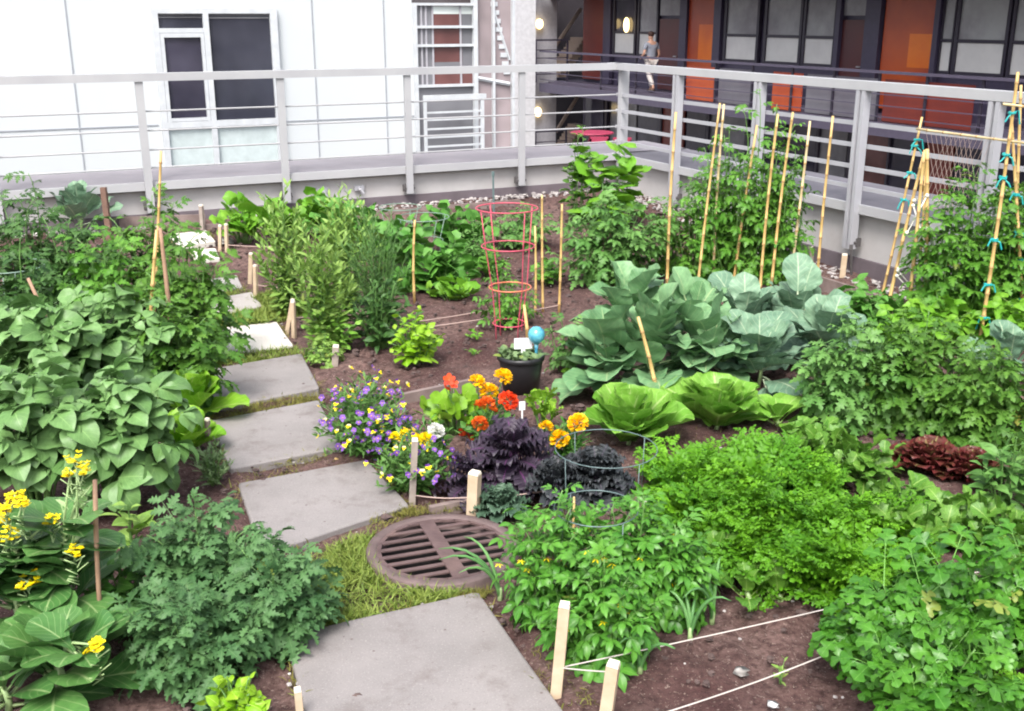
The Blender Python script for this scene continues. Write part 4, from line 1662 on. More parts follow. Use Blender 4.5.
def cane_mesh(a, b, r, mat, nodes, label, cat, group, taper=.3):
    d = b - a
    ln = np.linalg.norm(d)
    u = d / ln
    side = np.cross(u, (0, 1, .2))
    wob = R.uniform(-.014, .014)
    ks, rs, mi = [0.0], [r * 1.1], []
    k = R.uniform(.08, .16)
    while k < ln - .03:
        rr_ = r * (1.1 - taper * k / ln)
        if nodes:
            ks += [k - .008, k - .002, k + .002, k + .008]
            rs += [rr_, rr_ * 1.28, rr_ * 1.28, rr_]
        else:
            ks.append(k)
            rs.append(rr_ * R.uniform(.88, 1.12))
        k += R.uniform(.13, .2)
    ks.append(ln)
    rs.append(r * (1.1 - taper))
    m = MB()
    m.tube([a + u * k + side * wob * math.sin(k / ln * 3.1) for k in ks], rs, 7)
    o = m.build('bamboo_cane', [mat, 'bamboo_node'], None, True)
    if nodes:
        fi = []
        for q in range(len(ks) - 1):
            fi += [1 if q % 4 in (1, 2, 3) else 0] * 14
        fi += [0] * (len(o.data.polygons) - len(fi))
        o.data.polygons.foreach_set('material_index', np.array(fi[:len(o.data.polygons)], np.int32))
    tag(o, label, cat, group)


def cane(pb, pt, label, r=.008, mat='bamboo', group=None, zb=0.0, ydepth=None, cat='cane', nodes=True):
    b = P(*pb, zb)
    tp = PY(pt[0], pt[1], b[1] + (ydepth or 0))
    d = tp - b
    ln = np.linalg.norm(d)
    cane_mesh(b - d / ln * .05, tp, r, mat, nodes, label, cat, group)
    return b, tp


GC = 'bamboo canes standing in the beds'
cane((415, 302), (415, 220), 'short yellow bamboo cane in front of the cucumber leaves', .010, group=GC)
cane((535, 314), (535, 226), 'short cane right beside the pink cage, nearest to it', .009, group=GC)
cane((543, 314), (542, 195), 'tallest of three canes between pink cage and celery leaves', .009, group=GC)
cane((559, 312), (562, 204), 'cane touching the blue-green bush, right of the pink cage', .009, group=GC)
cane((527, 340), (524, 305), 'short thick cane behind the black pot', .012, group=GC)
cane((667, 290), (676, 112), 'tall cane at the left end of the cane row, standing alone', .012, group=GC)
cane((697, 293), (720, 103), 'slanted tall cane, left one of the close pair', .010, group=GC)
cane((713, 284), (724, 104), 'pale tall cane, right one of the close pair', .011, 'bamboo_pale', group=GC)
cane((733, 286), (757, 125), 'slanted cane in front of the middle of the tall tomato', .011, group=GC)
cane((760, 291), (778, 114), 'slanted cane at the right side of the tall tomato', .011, group=GC)
cane((771, 291), (793, 112), 'tall cane third from the right end of the cane row', .011, group=GC)
cane((789, 288), (810, 121), 'cane second from the right end of the cane row', .011, 'bamboo_pale', group=GC)
cane((816, 295), (833, 116), 'cane at the right end of the row in front of the rail post', .011, group=GC)
cane((660, 412), (638, 317), 'short tilted cane among the big collard leaves', .011, group=GC)
cane((153, 330), (161, 151), 'tall thin brownish cane rising above the leafy tomato row', .010, 'bamboo', group=GC)
cane((150, 400), (157, 230), 'short cane at the left of the tripod in the tomato row', .011, group=GC)
cane((176, 400), (160, 228), 'thick reddish cane leaning in the tomato row', .013, 'stick', group=GC, nodes=False)
cane((88, 400), (28, 278), 'short reddish stick leaning by the grey wire hoop at left', .011, 'stick', group=GC, nodes=False)
cane((104, 655), (95, 480), 'brown stick between the mustard flowers and grey tomato', .009, 'stick', group=GC, nodes=False)
cane((573, 545), (574, 497), 'short thin stick inside the wire hoop over the pepper plant', .006, group=GC, nodes=False)


def tie(p, mat, label, r=.018, group='plastic ties on the cane frames'):
    m = MB()
    p = np.asarray(p)
    for k in range(2):
        q = p + np.array([0, -.0, .006 * k])
        m.tube([q + r * np.array([math.cos(a), math.sin(a), R.uniform(-.2, .2)]) for a in np.linspace(0, 6.2, 8)], .006, 5)
    for s_ in (-1, 1):
        m.tube([p, p + np.array([s_ * .03, -.02, R.uniform(-.03, .02)]), p + np.array([s_ * .045, -.02, -.05 + R.uniform(-.02, .02)])], .0055, 4)
    tag(m.build('cane_tie', mat), label, 'tie', group)


GT = 'canes of the two teepee frames'
c1 = cane((881, 300), (922, 117), 'outer slanted teepee cane with teal ties on its left', .010, group=GT)
b1 = cane((884, 326), (925, 150), 'slanted teepee cane forming the left side of the bundle', .012, group=GT)
b2 = cane((906, 330), (924, 152), 'middle teepee cane, near one of the bundle', .012, group=GT)
b3 = cane((923, 329), (927, 149), 'upright teepee cane forming the right side of the bundle', .014, group=GT)
b4 = cane((915, 318), (926, 153), 'thin teepee cane behind the upright bundle cane', .009, group=GT)
d1 = cane((979, 346), (1018, 72), 'long slanted cane of the right-hand teepee, with teal ties', .012, group=GT)
d2 = cane((1024, 335), (1011, 112), 'short cane at the picture edge, leaning against the right-hand teepee', .011, group=GT)
d3 = cane((1012, 330), (1021, 85), 'upright cane of the right-hand teepee behind the slanted one', .011, group=GT)


def rail_cane(a, b, label, r=.009):
    cane_mesh(np.asarray(a), np.asarray(b), r, 'bamboo_pale', True, label, 'cane', GT)


yt = c1[0][1]
rail_cane(PY(917, 129, yt - .02), PY(1040, 145, d1[0][1] - .06), 'horizontal cane lashed between the two teepee tops')
rail_cane(PY(1003, 104, d1[0][1] - .03), PY(1060, 110, d1[0][1] - .03), 'short horizontal cane near the top of the right-hand teepee', .008)


def lerp(a, b, py):
    lo, hi = 0.0, 1.0
    for _ in range(30):
        md = (lo + hi) / 2
        q = a + (b - a) * md - np.array([0, 0, EYE])
        v = (-(q[2]) * CS - q[1] * SN) / (q[1] * CS - q[2] * SN)
        if 355.5 + F_PX * v > py:
            lo = md
        else:
            hi = md
    return a + (b - a) * lo


for i, y in enumerate((140, 146, 173, 200)):
    tie(lerp(*c1, y), 'teal_tie', 'teal plastic tie on the outer cane of the bundled teepee')
for i, y in enumerate((113, 155, 178, 240, 285, 318, 341)):
    tie(lerp(*d1, y), 'teal_tie', 'teal plastic tie on the long slanted cane at right', .020, 'teal ties on the slanted cane')
for i, y in enumerate((195, 232, 260, 300)):
    tie(lerp(*d2, y), 'teal_tie', 'teal plastic tie on the short cane at the picture edge', .02, 'teal ties on the edge cane')
zz = MB()
cn = [b1, b3, b2, b3, b1, b3, b2, b3, b1]
pts = []
for k, y in enumerate((200, 195, 232, 228, 268, 264, 275, 305, 322, 300, 270, 245, 205)):
    a = (b1, b3)[k % 2]
    pts.append(lerp(*a, y) + np.array([0, -.02, 0]))
zz.tube(pts, .0055, 5)
for p in pts:
    zz.sphere(p, .013, 6, 4)
tag(zz.build('garden_twine', 'white_tie', None, True), 'pale twine laced in zigzags round the bundled teepee canes', 'twine')


def string(a, b, label, r=.0035, mat='string', sag=.01):
    a, b = np.asarray(a), np.asarray(b)
    m = MB()
    m.tube([a + (b - a) * k / 8 - UP * sag * math.sin(k / 8 * math.pi) for k in range(9)], r, 5)
    tag(m.build('marker_string', mat), label, 'string', 'strings marking the beds')


zs = lambda px, py, z: P(px, py, z)
string(lerp(*s1, 668), zs(986, 570, .10), 'pale string running from the pepper stake to the far side of the parsley', .0023)
string(lerp(*s1, 668) + UP * .002, lerp(*s2, 672), 'short string tied between the two front stakes', .0023, sag=.002)
string(zs(655, 716, .12), zs(850, 645, .10), 'pale string crossing bare soil in front of the parsley', .0023)
string(zs(420, 321, .06), zs(520, 303, .06), 'upper string across bare soil beside the pink cage', .004, 'string_dark')
string(zs(420, 328, .05), zs(560, 305, .05), 'lower string across bare soil beside the pink cage', .004, 'string_dark')
string(lerp(*s6, 318), zs(395, 308, .1), 'string from the crossed pegs into the arugula', .004, 'string_dark')
string(lerp(*s9, 285), zs(330, 290, .1), 'string from the nearer thin peg toward the arugula', .004, 'string_dark')
string(lerp(*s11, 245), zs(300, 246, .1), 'string from the peg at the path end toward the squash', .004, 'string_dark')
string(lerp(*s4, 500), zs(600, 480, .06), 'string from the short stake behind the dark kale', .003, 'string_dark')
string(lerp(*s3, 495) , lerp(*s4, 497), 'string between the grey stake and the kale stake', .003, 'string_dark')


def board(pa_, pb_, h, label, z=.0, th=.028):
    a, b = P(*pa_), P(*pb_)
    d = b - a
    ln = np.linalg.norm(d)
    d /= ln
    y = np.cross(UP, d)
    y /= np.linalg.norm(y)
    m = MB()
    m.box((a + b) / 2 + UP * (h / 2 - .03), (ln, th, h + .06), d, y, np.cross(d, y))
    tag(m.build('edging_board', 'board'), label, 'board', 'boards edging the beds')


board((393, 408), (470, 391), .07, 'brown edging board behind the nasturtium')
board((570, 378), (668, 357), .07, 'brown edging board between the pot and the collards')
board((430, 514), (500, 499), .035, 'low edging board behind the drain cover')
board((120, 228), (206, 225), .10, 'grey edging board along the back parapet')
board((206, 230), (520, 204), .05, 'long edging board behind the squash bed')
board((800, 285), (880, 312), .12, 'grey edging board along the right parapet')


def cage(name, label, px, py, rings, mat, rad=.004, n=4, mats=None, group=None):
    b = P(px, py)
    t = thing(name, label, 'plant cage', b, group)
    data = []
    for (rx_, ry_, w) in rings:           # ring centre pixel and half width
        c = PY(rx_, ry_, b[1])
        r = w * depth(c) / F_PX
        data.append((c, r))
        m = MB()
        m.tube([c + r * np.array([math.cos(a), math.sin(a), 0]) for a in np.linspace(0, 2 * math.pi, 33)[:-1]], rad, 6, closed=True)
        m.build('ring', (mats or {}).get(len(data) - 1, mat), t, True)
    for k in range(n):
        a = k * 2 * math.pi / n + .6
        u = np.array([math.cos(a), math.sin(a), 0])
        m = MB()
        last = data[-1][0] + u * data[-1][1]
        m.tube([c + u * r for c, r in data] + [np.array([last[0] * .95 + b[0] * .05, last[1] * .95 + b[1] * .05, b[2] - .05])], rad * .85, 5)
        m.build('leg', mat, t, True)
    return b


cage('tomato_cage', 'pink wire tomato cage with four rings behind the black pot', 509, 336, ((507, 208, 31), (508, 246, 26.5), (510, 287, 21), (509, 323, 16)), 'pink_wire', .0045, mats={2: 'orange_wire'})
cage('tomato_cage', 'pale green wire cage over the cucumber leaves, farther one', 402, 258, ((400, 207, 21), (400, 225, 17)), 'green_wire', .004)
cage('tomato_cage', 'pale green wire cage over the cucumber leaves, nearer one', 424, 268, ((423, 217, 26), (423, 240, 20)), 'green_wire', .004)
cage('tomato_cage', 'grey wire hoop above the dark tomato leaves at left', 12, 330, ((8, 266, 35), (10, 300, 28)), 'green_wire', .005)
cage('tomato_cage', 'grey wire hoop over the marigold and dark kale', 606, 505, ((606, 448, 51),), 'grey_wire', .0021)
cage('tomato_cage', 'grey wire hoop over the front pepper plant', 596, 610, ((596, 508, 42),), 'grey_wire', .0021)


def net():
    m = MB()
    top = [PY(926 + 66 * k / 14, 131 + 9 * k / 14, yt - .02 + (d1[0][1] - .06 - yt) * (.06 + .55 * k / 14)) for k in range(15)]
    for k in range(15):
        for sgn in (-1, 1):
            e = k + sgn * 5
            if not 0 <= e <= 14:
                continue
            q = top[e] - UP * .52
            m.tube([top[k], (top[k] + q) / 2 + np.array([0, .01, 0]), q], .0016, 3)
    m.tube([p - UP * .52 for p in top], .002, 3)
    tag(m.build('garden_net', 'string_dark'), 'fine diamond netting hanging from the horizontal cane between the teepees', 'net')


net()
for px, py, r, lab in ((741, 674, .030, 'flat tan stone on bare soil between the two pale strings'), (773, 708, .022, 'white stone on bare soil at the bottom edge below the strings'), (336, 462, .022, 'dry orange leaf clump at the slab corner below the pansies')):
    m = MB()
    lump(np.random.default_rng(px), P(px, py) + UP * .012, r, m, .4)
    tag(m.build('stone' if 'stone' in lab else 'dry_leaf', 'slab_pale' if 'tan' in lab else 'label_white' if 'white' in lab else 'bamboo', None, True), lab, 'stone' if 'stone' in lab else 'dry leaf')


# ------------------------------------------------------------------ black pot, globe, label
def pot():
    b = P(521, 398)
    b = b + np.array([0, .10, 0])
    m_ = depth(b) / F_PX
    r1, r0 = 22.5 * m_, 17.5 * m_
    h = .225
    t = thing('plant_pot', 'black plastic pot of small succulents behind the marigolds', 'pot', b)
    m = MB()
    m.lathe([(.001, 0), (r0, 0), (r1 * .97, h - .03), (r1 * .97, h - .028), (r1 * 1.05, h - .026), (r1 * 1.05, h), (r1 * .95, h), (r1 * .9, h - .04), (.001, h - .04)], b, 30)
    m.build('body', 'pot', t, True)
    rng = np.random.default_rng(8)
    f = MB()
    n = 170
    a = rng.uniform(0, 6.28, n)
    q = r1 * .95 * np.sqrt(rng.uniform(0, 1, n))
    pos = np.stack([b[0] + q * np.cos(a), b[1] + q * np.sin(a), b[2] + h - .035 + rng.uniform(0, .035, n)], 1)
    az = rng.uniform(0, 6.28, n)
    dr = np.stack([np.cos(az), np.sin(az), rng.uniform(.3, 1.3, n)], 1)
    f.leaves(TM['ovate'], pos, dr, np.tile(UP, (n, 1)) + rng.uniform(-.4, .4, (n, 3)), rng.uniform(.035, .06, n), rng.uniform(0, 1, n), rng)
    f.build('foliage', 'thyme_leaf', t, True)
    p = b + UP * (h - .03) + np.array([.012, -.01, 0])
    l = thing('plant_label', 'blank white plastic plant label stuck in the black pot', 'label', p)
    m = MB()
    m.box(p + UP * .095 + E1 * .0, (.10, .003, .062), (1, .15, .0), (-.15, 1, 0))
    m.build('plate', 'label_white', l)
    m = MB()
    m.box(p + UP * .03, (.022, .003, .08), (1, .15, .0), (-.15, 1, 0))
    m.build('spike', 'label_white', l)
    g0 = b + UP * (h - .02) + np.array([.085, -.02, 0])
    g = thing('watering_globe', 'blue glass watering globe standing in the black pot', 'watering globe', g0)
    m = MB()
    m.lathe([(.001, .185), (.02, .183), (.042, .165), (.048, .14), (.043, .115), (.024, .094), (.014, .085)], g0, 18)
    m.build('bulb', 'blue_glass', g, True)
    m = MB()
    m.tube([g0 - UP * .02, g0 + UP * .05, g0 + UP * .09], [.007, .009, .014], 8)
    m.build('spout', 'blue_glass', g, True)


pot()


def peg_label(px, py, z, label, w=.03, h=.045):
    p = P(px, py, 0)
    t = thing('plant_label', label, 'label', p)
    m = MB()
    m.box(p + UP * (z + h / 2), (w, .003, h), (1, .2, 0), (-.2, 1, 0))
    m.build('plate', 'label_white', t)
    m = MB()
    m.box(p + UP * (z / 2), (.008, .003, z), (1, .2, 0), (-.2, 1, 0))
    m.build('spike', 'label_white', t)


peg_label(522, 440, .16, 'small blank white label between the red flowers and lime leaves')
peg_label(1006, 352, .07, 'blank white label beside the blue-green broccoli at the right edge', .06, .05)


# ------------------------------------------------------------------ grass between the slabs
def grass_patch(polys):
    rng = np.random.default_rng(21)
    for name, mat, plist in polys:
        f = MB()
        V = []
        for poly, n, hh in plist:
            pts = [P(*q) for q in poly]
            x0, x1 = min(p[0] for p in pts), max(p[0] for p in pts)
            y0, y1 = min(p[1] for p in pts), max(p[1] for p in pts)
            k = 0
            while k < n:
                x, y = rng.uniform(x0, x1), rng.uniform(y0, y1)
                ins = False
                j = len(pts) - 1
                for i in range(len(pts)):
                    if (pts[i][1] > y) != (pts[j][1] > y) and x < (pts[j][0] - pts[i][0]) * (y - pts[i][1]) / (pts[j][1] - pts[i][1]) + pts[i][0]:
                        ins = not ins
                    j = i
                if not ins:
                    k += .15
                    continue
                k += 1
                if math.sin(9 * x + 3) * math.sin(11 * y + 1) < -.35 and rng.uniform() < .7:
                    continue
                V.append((x, y, gz(x, y) + .008, hh * rng.uniform(.5, 1.3)))
        V = np.array(V)
        n = len(V)
        az = rng.uniform(0, 6.28, n)
        el = rng.uniform(.3, 1.4, n)
        dr = np.stack([np.cos(az) * np.cos(el), np.sin(az) * np.cos(el), np.sin(el)], 1)
        f.leaves(TM['blade'], V[:, :3], dr, np.tile(UP, (n, 1)) + rng.uniform(-.5, .5, (n, 3)), V[:, 3], rng.uniform(0, 1, n), rng)
        o = f.build(name, mat, None, True)
        o['kind'] = 'stuff'


TM['blade'] = [blade([(0, .05), (.5, .04), (1, .003)], 3, 2, .3, U(.3, 1.4)) for _ in range(4)]
grass_patch([
    ('grass', 'grass_blade', [(((296, 566), (378, 532), (366, 560), (385, 582), (440, 596), (474, 596), (318, 633), (280, 636)), 8500, .05),
                              (((208, 358), (294, 350), (306, 357), (198, 374)), 2600, .05),
                              (((208, 323), (262, 310), (250, 300), (282, 292), (305, 316), (284, 325), (204, 332)), 4200, .07),
                              (((205, 298), (240, 291), (250, 295), (206, 303)), 700, .05)]),
    ('moss', 'moss_blade', [(((206, 416), (318, 393), (324, 404), (209, 425)), 2600, .03), (((233, 475), (345, 452), (366, 463), (250, 486)), 1000, .022),
                            (((405, 512), (440, 507), (480, 510), (400, 520), (372, 534)), 700, .03), (((525, 650), (575, 711), (600, 711), (560, 650)), 500, .03),
                            (((365, 520), (408, 508), (420, 514), (372, 540)), 800, .03), (((455, 596), (495, 592), (470, 610)), 500, .03), (((600, 420), (700, 410), (760, 440), (640, 450)), 200, .03)])])

# ------------------------------------------------------------------ PLANTS
# left side -------------------------------------------------------------
GP = 'potato plants on the left'
for i, (cr, lab) in enumerate((
        ((40, 372, 120, 120, .62), 'broad-leaved potato plant at the left picture edge, behind the mustard'),
        ((116, 362, 92, 96, .60), 'broad-leaved potato plant below the tomato row tripod'),
        ((30, 455, 120, 120, .58), 'broad-leaved potato plant behind the tallest yellow mustard heads'),
        ((116, 452, 104, 110, .54), 'broad-leaved potato plant overhanging the bright romaine lettuces'))):
    bush('potato_plant', lab, 'plant', cr, 'potato', 'potato_leaf', 20, 6, .235, sr=.007, group=GP, el=(.25, .95), t0=.25, small=.7, flat=.35, low=.9)
bush('mint_plant', 'small dark leafy plant in the shade behind the brown stick', 'plant', (118, 580, 110, 70, .25), 'ovate', 'squash_leaf', 14, 6, .10, el=(0, .6))
bush('sage_plant', 'small pale pointed-leaf plant between potato leaves and grey tomato', 'plant', (128, 520, 45, 40, .36), 'ovate', 'arugula_leaf', 4, 5, .10, el=(.1, .6))
GTM = 'grey-green tomato plants beside the front slab'
bush('tomato_plant', 'low grey-green tomato plant between brown stick and the slab behind the drain', 'plant', (205, 560, 135, 130, .42), 'tomato', 'tomato_gray', 30, 8, .20, group=GTM, el=(.0, .9), sr=.005)
bush('tomato_plant', 'low grey-green tomato plant overhanging the front slab and the grass', 'plant', (268, 592, 110, 150, .34), 'tomato', 'tomato_gray', 28, 8, .19, group=GTM, el=(.0, .9), sr=.005)
bush('tomato_plant', 'low grey-green tomato plant above the bright basil at the front', 'plant', (185, 640, 110, 90, .34), 'tomato', 'tomato_gray', 17, 8, .18, group=GTM, el=(.0, .9), sr=.005)
bush('basil_plant', 'bright yellow-green basil at the bottom edge beside the grey tomato', 'plant', (236, 702, 66, 56, .16), 'basil', 'basil_leaf', 14, 5, .075, el=(.1, .8))
bush('thyme_plant', 'pale grey-green herb beside the slab next to the pansies', 'plant', (212, 462, 46, 60, .22), 'lance', 'thyme_leaf', 30, 9, .05, el=(.2, .9), sr=.002)
GTR = 'tall tomato plants along the left of the path'
for cr, lab, n, mat in (((150, 252, 120, 80, .80), 'tall green tomato plant around the reddish cane, farthest of its row', 24, 'tomato_green'),
                        ((190, 300, 100, 110, .80), 'tall green tomato plant overhanging the cream slab', 28, 'tomato_green'),
                        ((176, 350, 96, 90, .68), 'green tomato plant between cream slab and potato leaves', 24, 'tomato_green'),
                        ((105, 290, 110, 90, .78), 'green tomato plant between the tripod and the dark tomato', 22, 'tomato_fresh')):
    bush('tomato_plant', lab, 'plant', cr, 'tomato_broad', mat, n, 8, .22, group=GTR, el=(-.1, .8), sr=.006, t0=.15)
GTD = 'dark tomato plants at the left edge'
for cr, lab in (((30, 245, 100, 100, .95), 'dark feathery tomato plant at the left edge below the guard rail'),
                ((75, 262, 80, 90, .85), 'dark feathery tomato plant in front of the blue-green broccoli'),
                ((25, 300, 90, 80, .75), 'dark feathery tomato plant inside the grey wire hoop at left')):
    bush('tomato_plant', lab, 'plant', cr, 'tomato', 'tomato_dark', 22, 8, .24, group=GTD, el=(-.1, .6), sr=.006)
rosette('broccoli_plant', 'blue-green broccoli in front of the rear parapet, beside the dark stake', 'plant', 82, 235, 76, 'broccoli', 'broccoli_leaf', 15, (.25, 1.2), .32, .28)
rosette('romaine_lettuce', 'bright green romaine lettuce against the slab, the farther of two under potato leaves', 'lettuce', 190, 424, 60, 'romaine', 'butter_leaf', 24, (.4, 1.5), .27, .06, .75)
rosette('romaine_lettuce', 'bright green romaine lettuce under potato leaves, the nearer of two', 'lettuce', 186, 456, 50, 'romaine', 'butter_leaf', 20, (.4, 1.5), .22, .04, .75)


def flower_head(n, r, petal, size, rng):
    f = MB()
    a = rng.uniform(0, 6.28, n)
    q = r * np.sqrt(rng.uniform(0, 1, n))
    zz_ = rng.uniform(-.5, .9, n) * r * (1.2 - .5 * (q / r) ** 2)
    pos, dr, nm, sc = [], [], [], []
    for i in range(n):
        c = np.array([q[i] * math.cos(a[i]), q[i] * math.sin(a[i]), zz_[i]])
        tilt = np.array([math.cos(a[i]), math.sin(a[i]), 0]) * .6 * q[i] / r + rng.uniform(-.2, .2, 3)
        for k in range(4):
            b = k * 1.571 + a[i]
            pos.append(c)
            dr.append(np.array([math.cos(b), math.sin(b), .25]))
            nm.append(UP + tilt)
            sc.append(size)
    f.leaves(TM['petal'], pos, dr, nm, sc, rng.uniform(0, 1, len(pos)), rng)
    return f


TM['petal'] = [blade([(0, .12), (.3, .28), (.65, .42), (.9, .3), (1, .12)], 4, 2, U(-.1, .2), U(-.4, .5)) for _ in range(3)]


def mustard(px, py, d, n, h0, label, heads, size):
    root, c, rng = rosette('mustard_plant', label, 'plant', px, py, d, 'bokchoy', 'bokchoy_leaf', n, (-.05, 1.05), size, h0, .55, 'flowering mustard greens', 'stem_pale', sr=.018)
    for hx, hy, hw in heads:
        tp = PY(hx, hy, c[1] - rng.uniform(.02, .16))
        m_ = depth(tp) / F_PX
        st = MB()
        base = c + UP * h0 * .8
        mid = (base + tp) / 2 + np.array([rng.uniform(-.03, .03), 0, .05])
        st.tube([base, mid, tp], [.0055, .0045, .003], 6)
        # a few narrow leaves and buds on the stalk
        for k in range(3):
            p = base + (tp - base) * (.35 + .18 * k)
            az = rng.uniform(0, 6.28)
            st.leaves(TM['lance'], [p], [(math.cos(az), math.sin(az), .5)], [UP], [.10 - .02 * k], [.5], rng)
        for k in range(8):
            p = base + (tp - base) * rng.uniform(0, .6)
            az = rng.uniform(0, 6.28)
            lf = MB()
            lf.leaves(TM['bokchoy'], [p], [(math.cos(az), math.sin(az), rng.uniform(.1, .9))], [UP], [rng.uniform(.11, .2)], [rng.uniform(0, .9)], rng)
            lf.build('stalk_leaf', 'bokchoy_leaf', root, True)
        for k in range(9):
            az = rng.uniform(0, 6.28)
            p = tp - UP * (.02 + .012 * k)
            st.tube([p, p + np.array([math.cos(az), math.sin(az), .7]) * .035], .0022, 4)
        st.build('flower_stalk', 'stem_pale', root, True)
        f = flower_head(int(5 + hw * .5), hw * .45 * m_, 'petal_yellow', .0125, rng)
        f.V = [v + tp for v in f.V]
        f.build('flower_head', 'petal_yellow', root)


mustard(22, 640, 150, 15, .22, 'mustard green at the bottom left edge with the tallest group of yellow heads', ((15, 495, 18), (8, 512, 20), (30, 522, 26), (10, 535, 24), (50, 520, 18), (28, 582, 24), (2, 520, 14), (22, 506, 16)), .30)
mustard(72, 640, 150, 15, .24, 'mustard green with one tall yellow flower stalk in front of the brown stick', ((77, 463, 24), (70, 474, 12), (84, 473, 12), (75, 552, 16)), .28)
mustard(62, 700, 170, 14, .14, 'mustard green with very broad low leaves at the bottom edge', ((96, 645, 22), (88, 652, 12)), .30)
rosette('bokchoy_plant', 'large smooth broad-leaved plant at the bottom left corner', 'plant', 8, 716, 150, 'bokchoy', 'bokchoy_leaf', 13, (.0, 1.0), .28, .10, .55)

# middle bed, back rows ----------------------------------------------------
GS2 = 'squash plants at the back of the bed'
for cr, lab in (((242, 224, 56, 44, .34), 'light green squash plant beside the white stones'), ((283, 222, 60, 34, .36), 'light green squash plant behind the arugula'),
                ((318, 216, 44, 30, .36), 'light green squash plant below the first wall anchor')):
    bush('squash_plant', lab, 'plant', cr, 'squash', 'bean_leaf', 22, 3, .14, group=GS2, el=(.2, .9), t0=.3, small=.8)
GC2 = 'cucumber plants around the green wire cages'
for cr, lab in (((350, 222, 90, 56, .5), 'cucumber plant below the second wall anchor'), ((400, 240, 76, 70, .55), 'cucumber plant under the farther green cage'),
                ((458, 228, 84, 66, .5), 'cucumber plant left of the pink cage top'), ((445, 266, 80, 56, .42), 'cucumber plant right of the short yellow cane')):
    bush('cucumber_plant', lab, 'plant', cr, 'squash', 'squash_leaf', 26, 5, .14, group=GC2, el=(.1, .8), t0=.2, small=.7)
bush('basil_plant', 'low basil behind the pink cage near the rear parapet', 'plant', (522, 226, 84, 56, .4), 'tomato_broad', 'tomato_blue', 26, 7, .16)
bush('strawberry_plant', 'low yellow-green plant in front of the cucumbers', 'plant', (452, 290, 64, 30, .16), 'squash', 'bean_leaf', 14, 3, .12, el=(.3, .9))
bush('strawberry_plant', 'low green plant between the short cane and the pink cage', 'plant', (405, 282, 50, 36, .2), 'squash', 'squash_leaf', 12, 3, .13, el=(.3, .9))
GA = 'bolted arugula plants'
for cr, lab in (((285, 256, 68, 100, .88), 'tall loose arugula plant above the thin pegs, pale green'), ((322, 282, 72, 120, .92), 'tall loose arugula plant behind the slanted pegs'),
                ((346, 250, 70, 96, .88), 'tall loose arugula plant in front of the cucumbers')):
    bush('arugula_plant', lab, 'plant', cr, 'lance', 'arugula_leaf', 40, 22, .098, group=GA, el=(.0, 1.0), sr=.003, t0=.05, flat=.35, arch=1.5, root=.12, low=.6)
bush('rosemary_bush', 'dark upright rosemary bush right of the arugula', 'shrub', (376, 268, 74, 126, .88), 'needle', 'rosemary_leaf', 50, 44, .075, el=(.0, 1.1), sr=.004, t0=.03, flat=.35, arch=1.5, root=.15, low=.6)
bush('pepper_plant', 'dark pepper plant between rosemary and the lime basil', 'plant', (378, 312, 78, 84, .48), 'pepper', 'tomato_dark', 28, 9, .11, el=(-.2, .6))
bush('basil_plant', 'lime-green basil on bare soil in front of the dark pepper plant', 'plant', (416, 338, 60, 66, .32), 'basil', 'basil_leaf', 26, 7, .085, el=(.0, .7))
bush('basil_plant', 'light green basil below the arugula beside the crossed pegs', 'plant', (332, 324, 68, 60, .36), 'basil', 'lettuce_leaf', 32, 7, .08, el=(.0, .7))
bush('parsley_plant', 'small light green seedling behind the large pansy clump', 'plant', (322, 350, 40, 30, .16), 'parsley', 'arugula_leaf', 12, 4, .10)
bush('tomato_plant', 'young tomato plant growing inside the pink wire cage', 'plant', (508, 290, 54, 84, .5), 'tomato_broad', 'tomato_fresh', 14, 8, .13, el=(0, .6), root=.6)
bush('tomato_plant', 'tomato seedling on bare soil beside the blue globe', 'plant', (568, 344, 50, 66, .34), 'tomato', 'tomato_blue', 9, 7, .15, el=(0, .6), root=.5)
bush('basil_plant', 'small glossy basil between the cane trio and the blue-green bush', 'plant', (548, 270, 44, 40, .22), 'basil', 'tomato_fresh', 16, 5, .085)
bush('bean_plant', 'thin climbing bean reaching the corner of the guard rail', 'plant', (578, 172, 34, 80, .95), 'ovate', 'tomato_green', 9, 13, .11, root=.7, arch=1)
bush('bean_plant', 'big-leaved light green climbing bean against the corner post', 'plant', (612, 178, 70, 60, .9), 'squash', 'bean_leaf', 18, 6, .24, root=.6, el=(-.2, .5))
bush('celery_plant', 'blue-green leafy tomato bush right of the cane trio', 'plant', (612, 240, 122, 108, .74), 'tomato_broad', 'tomato_blue', 46, 8, .22, el=(-.1, .8))
GTT = 'tall tomato plants among the bamboo canes'
for cr, lab in (((746, 192, 122, 156, 1.42), 'tallest tomato plant, filling the middle of the cane row'), ((705, 222, 84, 120, .95), 'tomato plant behind the lone tall cane'),
                ((780, 215, 60, 110, 1.1), 'thin tomato plant at the right of the cane row')):
    bush('tomato_plant', lab, 'plant', cr, 'tomato_broad', 'tomato_fresh', 52 if 'tallest' in lab else 22, 13, .17, group=GTT, el=(-.3, .5), root=.5, flat=.35, t0=.04, arch=1.2, sr=.006)
bush('tomato_plant', 'low tomato foliage between the blue-green bush and lone cane', 'plant', (668, 236, 50, 84, .65), 'tomato_broad', 'tomato_fresh', 14, 8, .17)

bush('oregano_plant', 'low bushy herb filling the bed behind the pink cage and three canes', 'plant', (490, 262, 44, 40, .24), 'ovate', 'tomato_fresh', 16, 6, .09)
bush('potato_plant', 'small leafy plant at the left foot of the pink cage', 'plant', (478, 246, 50, 50, .34), 'tomato_leafy', 'tomato_blue', 16, 6, .13)
bush('strawberry_plant', 'low plant on bare soil between lone cane and collards', 'plant', (640, 288, 50, 24, .14), 'squash', 'squash_leaf', 14, 3, .10, el=(.3, .9))
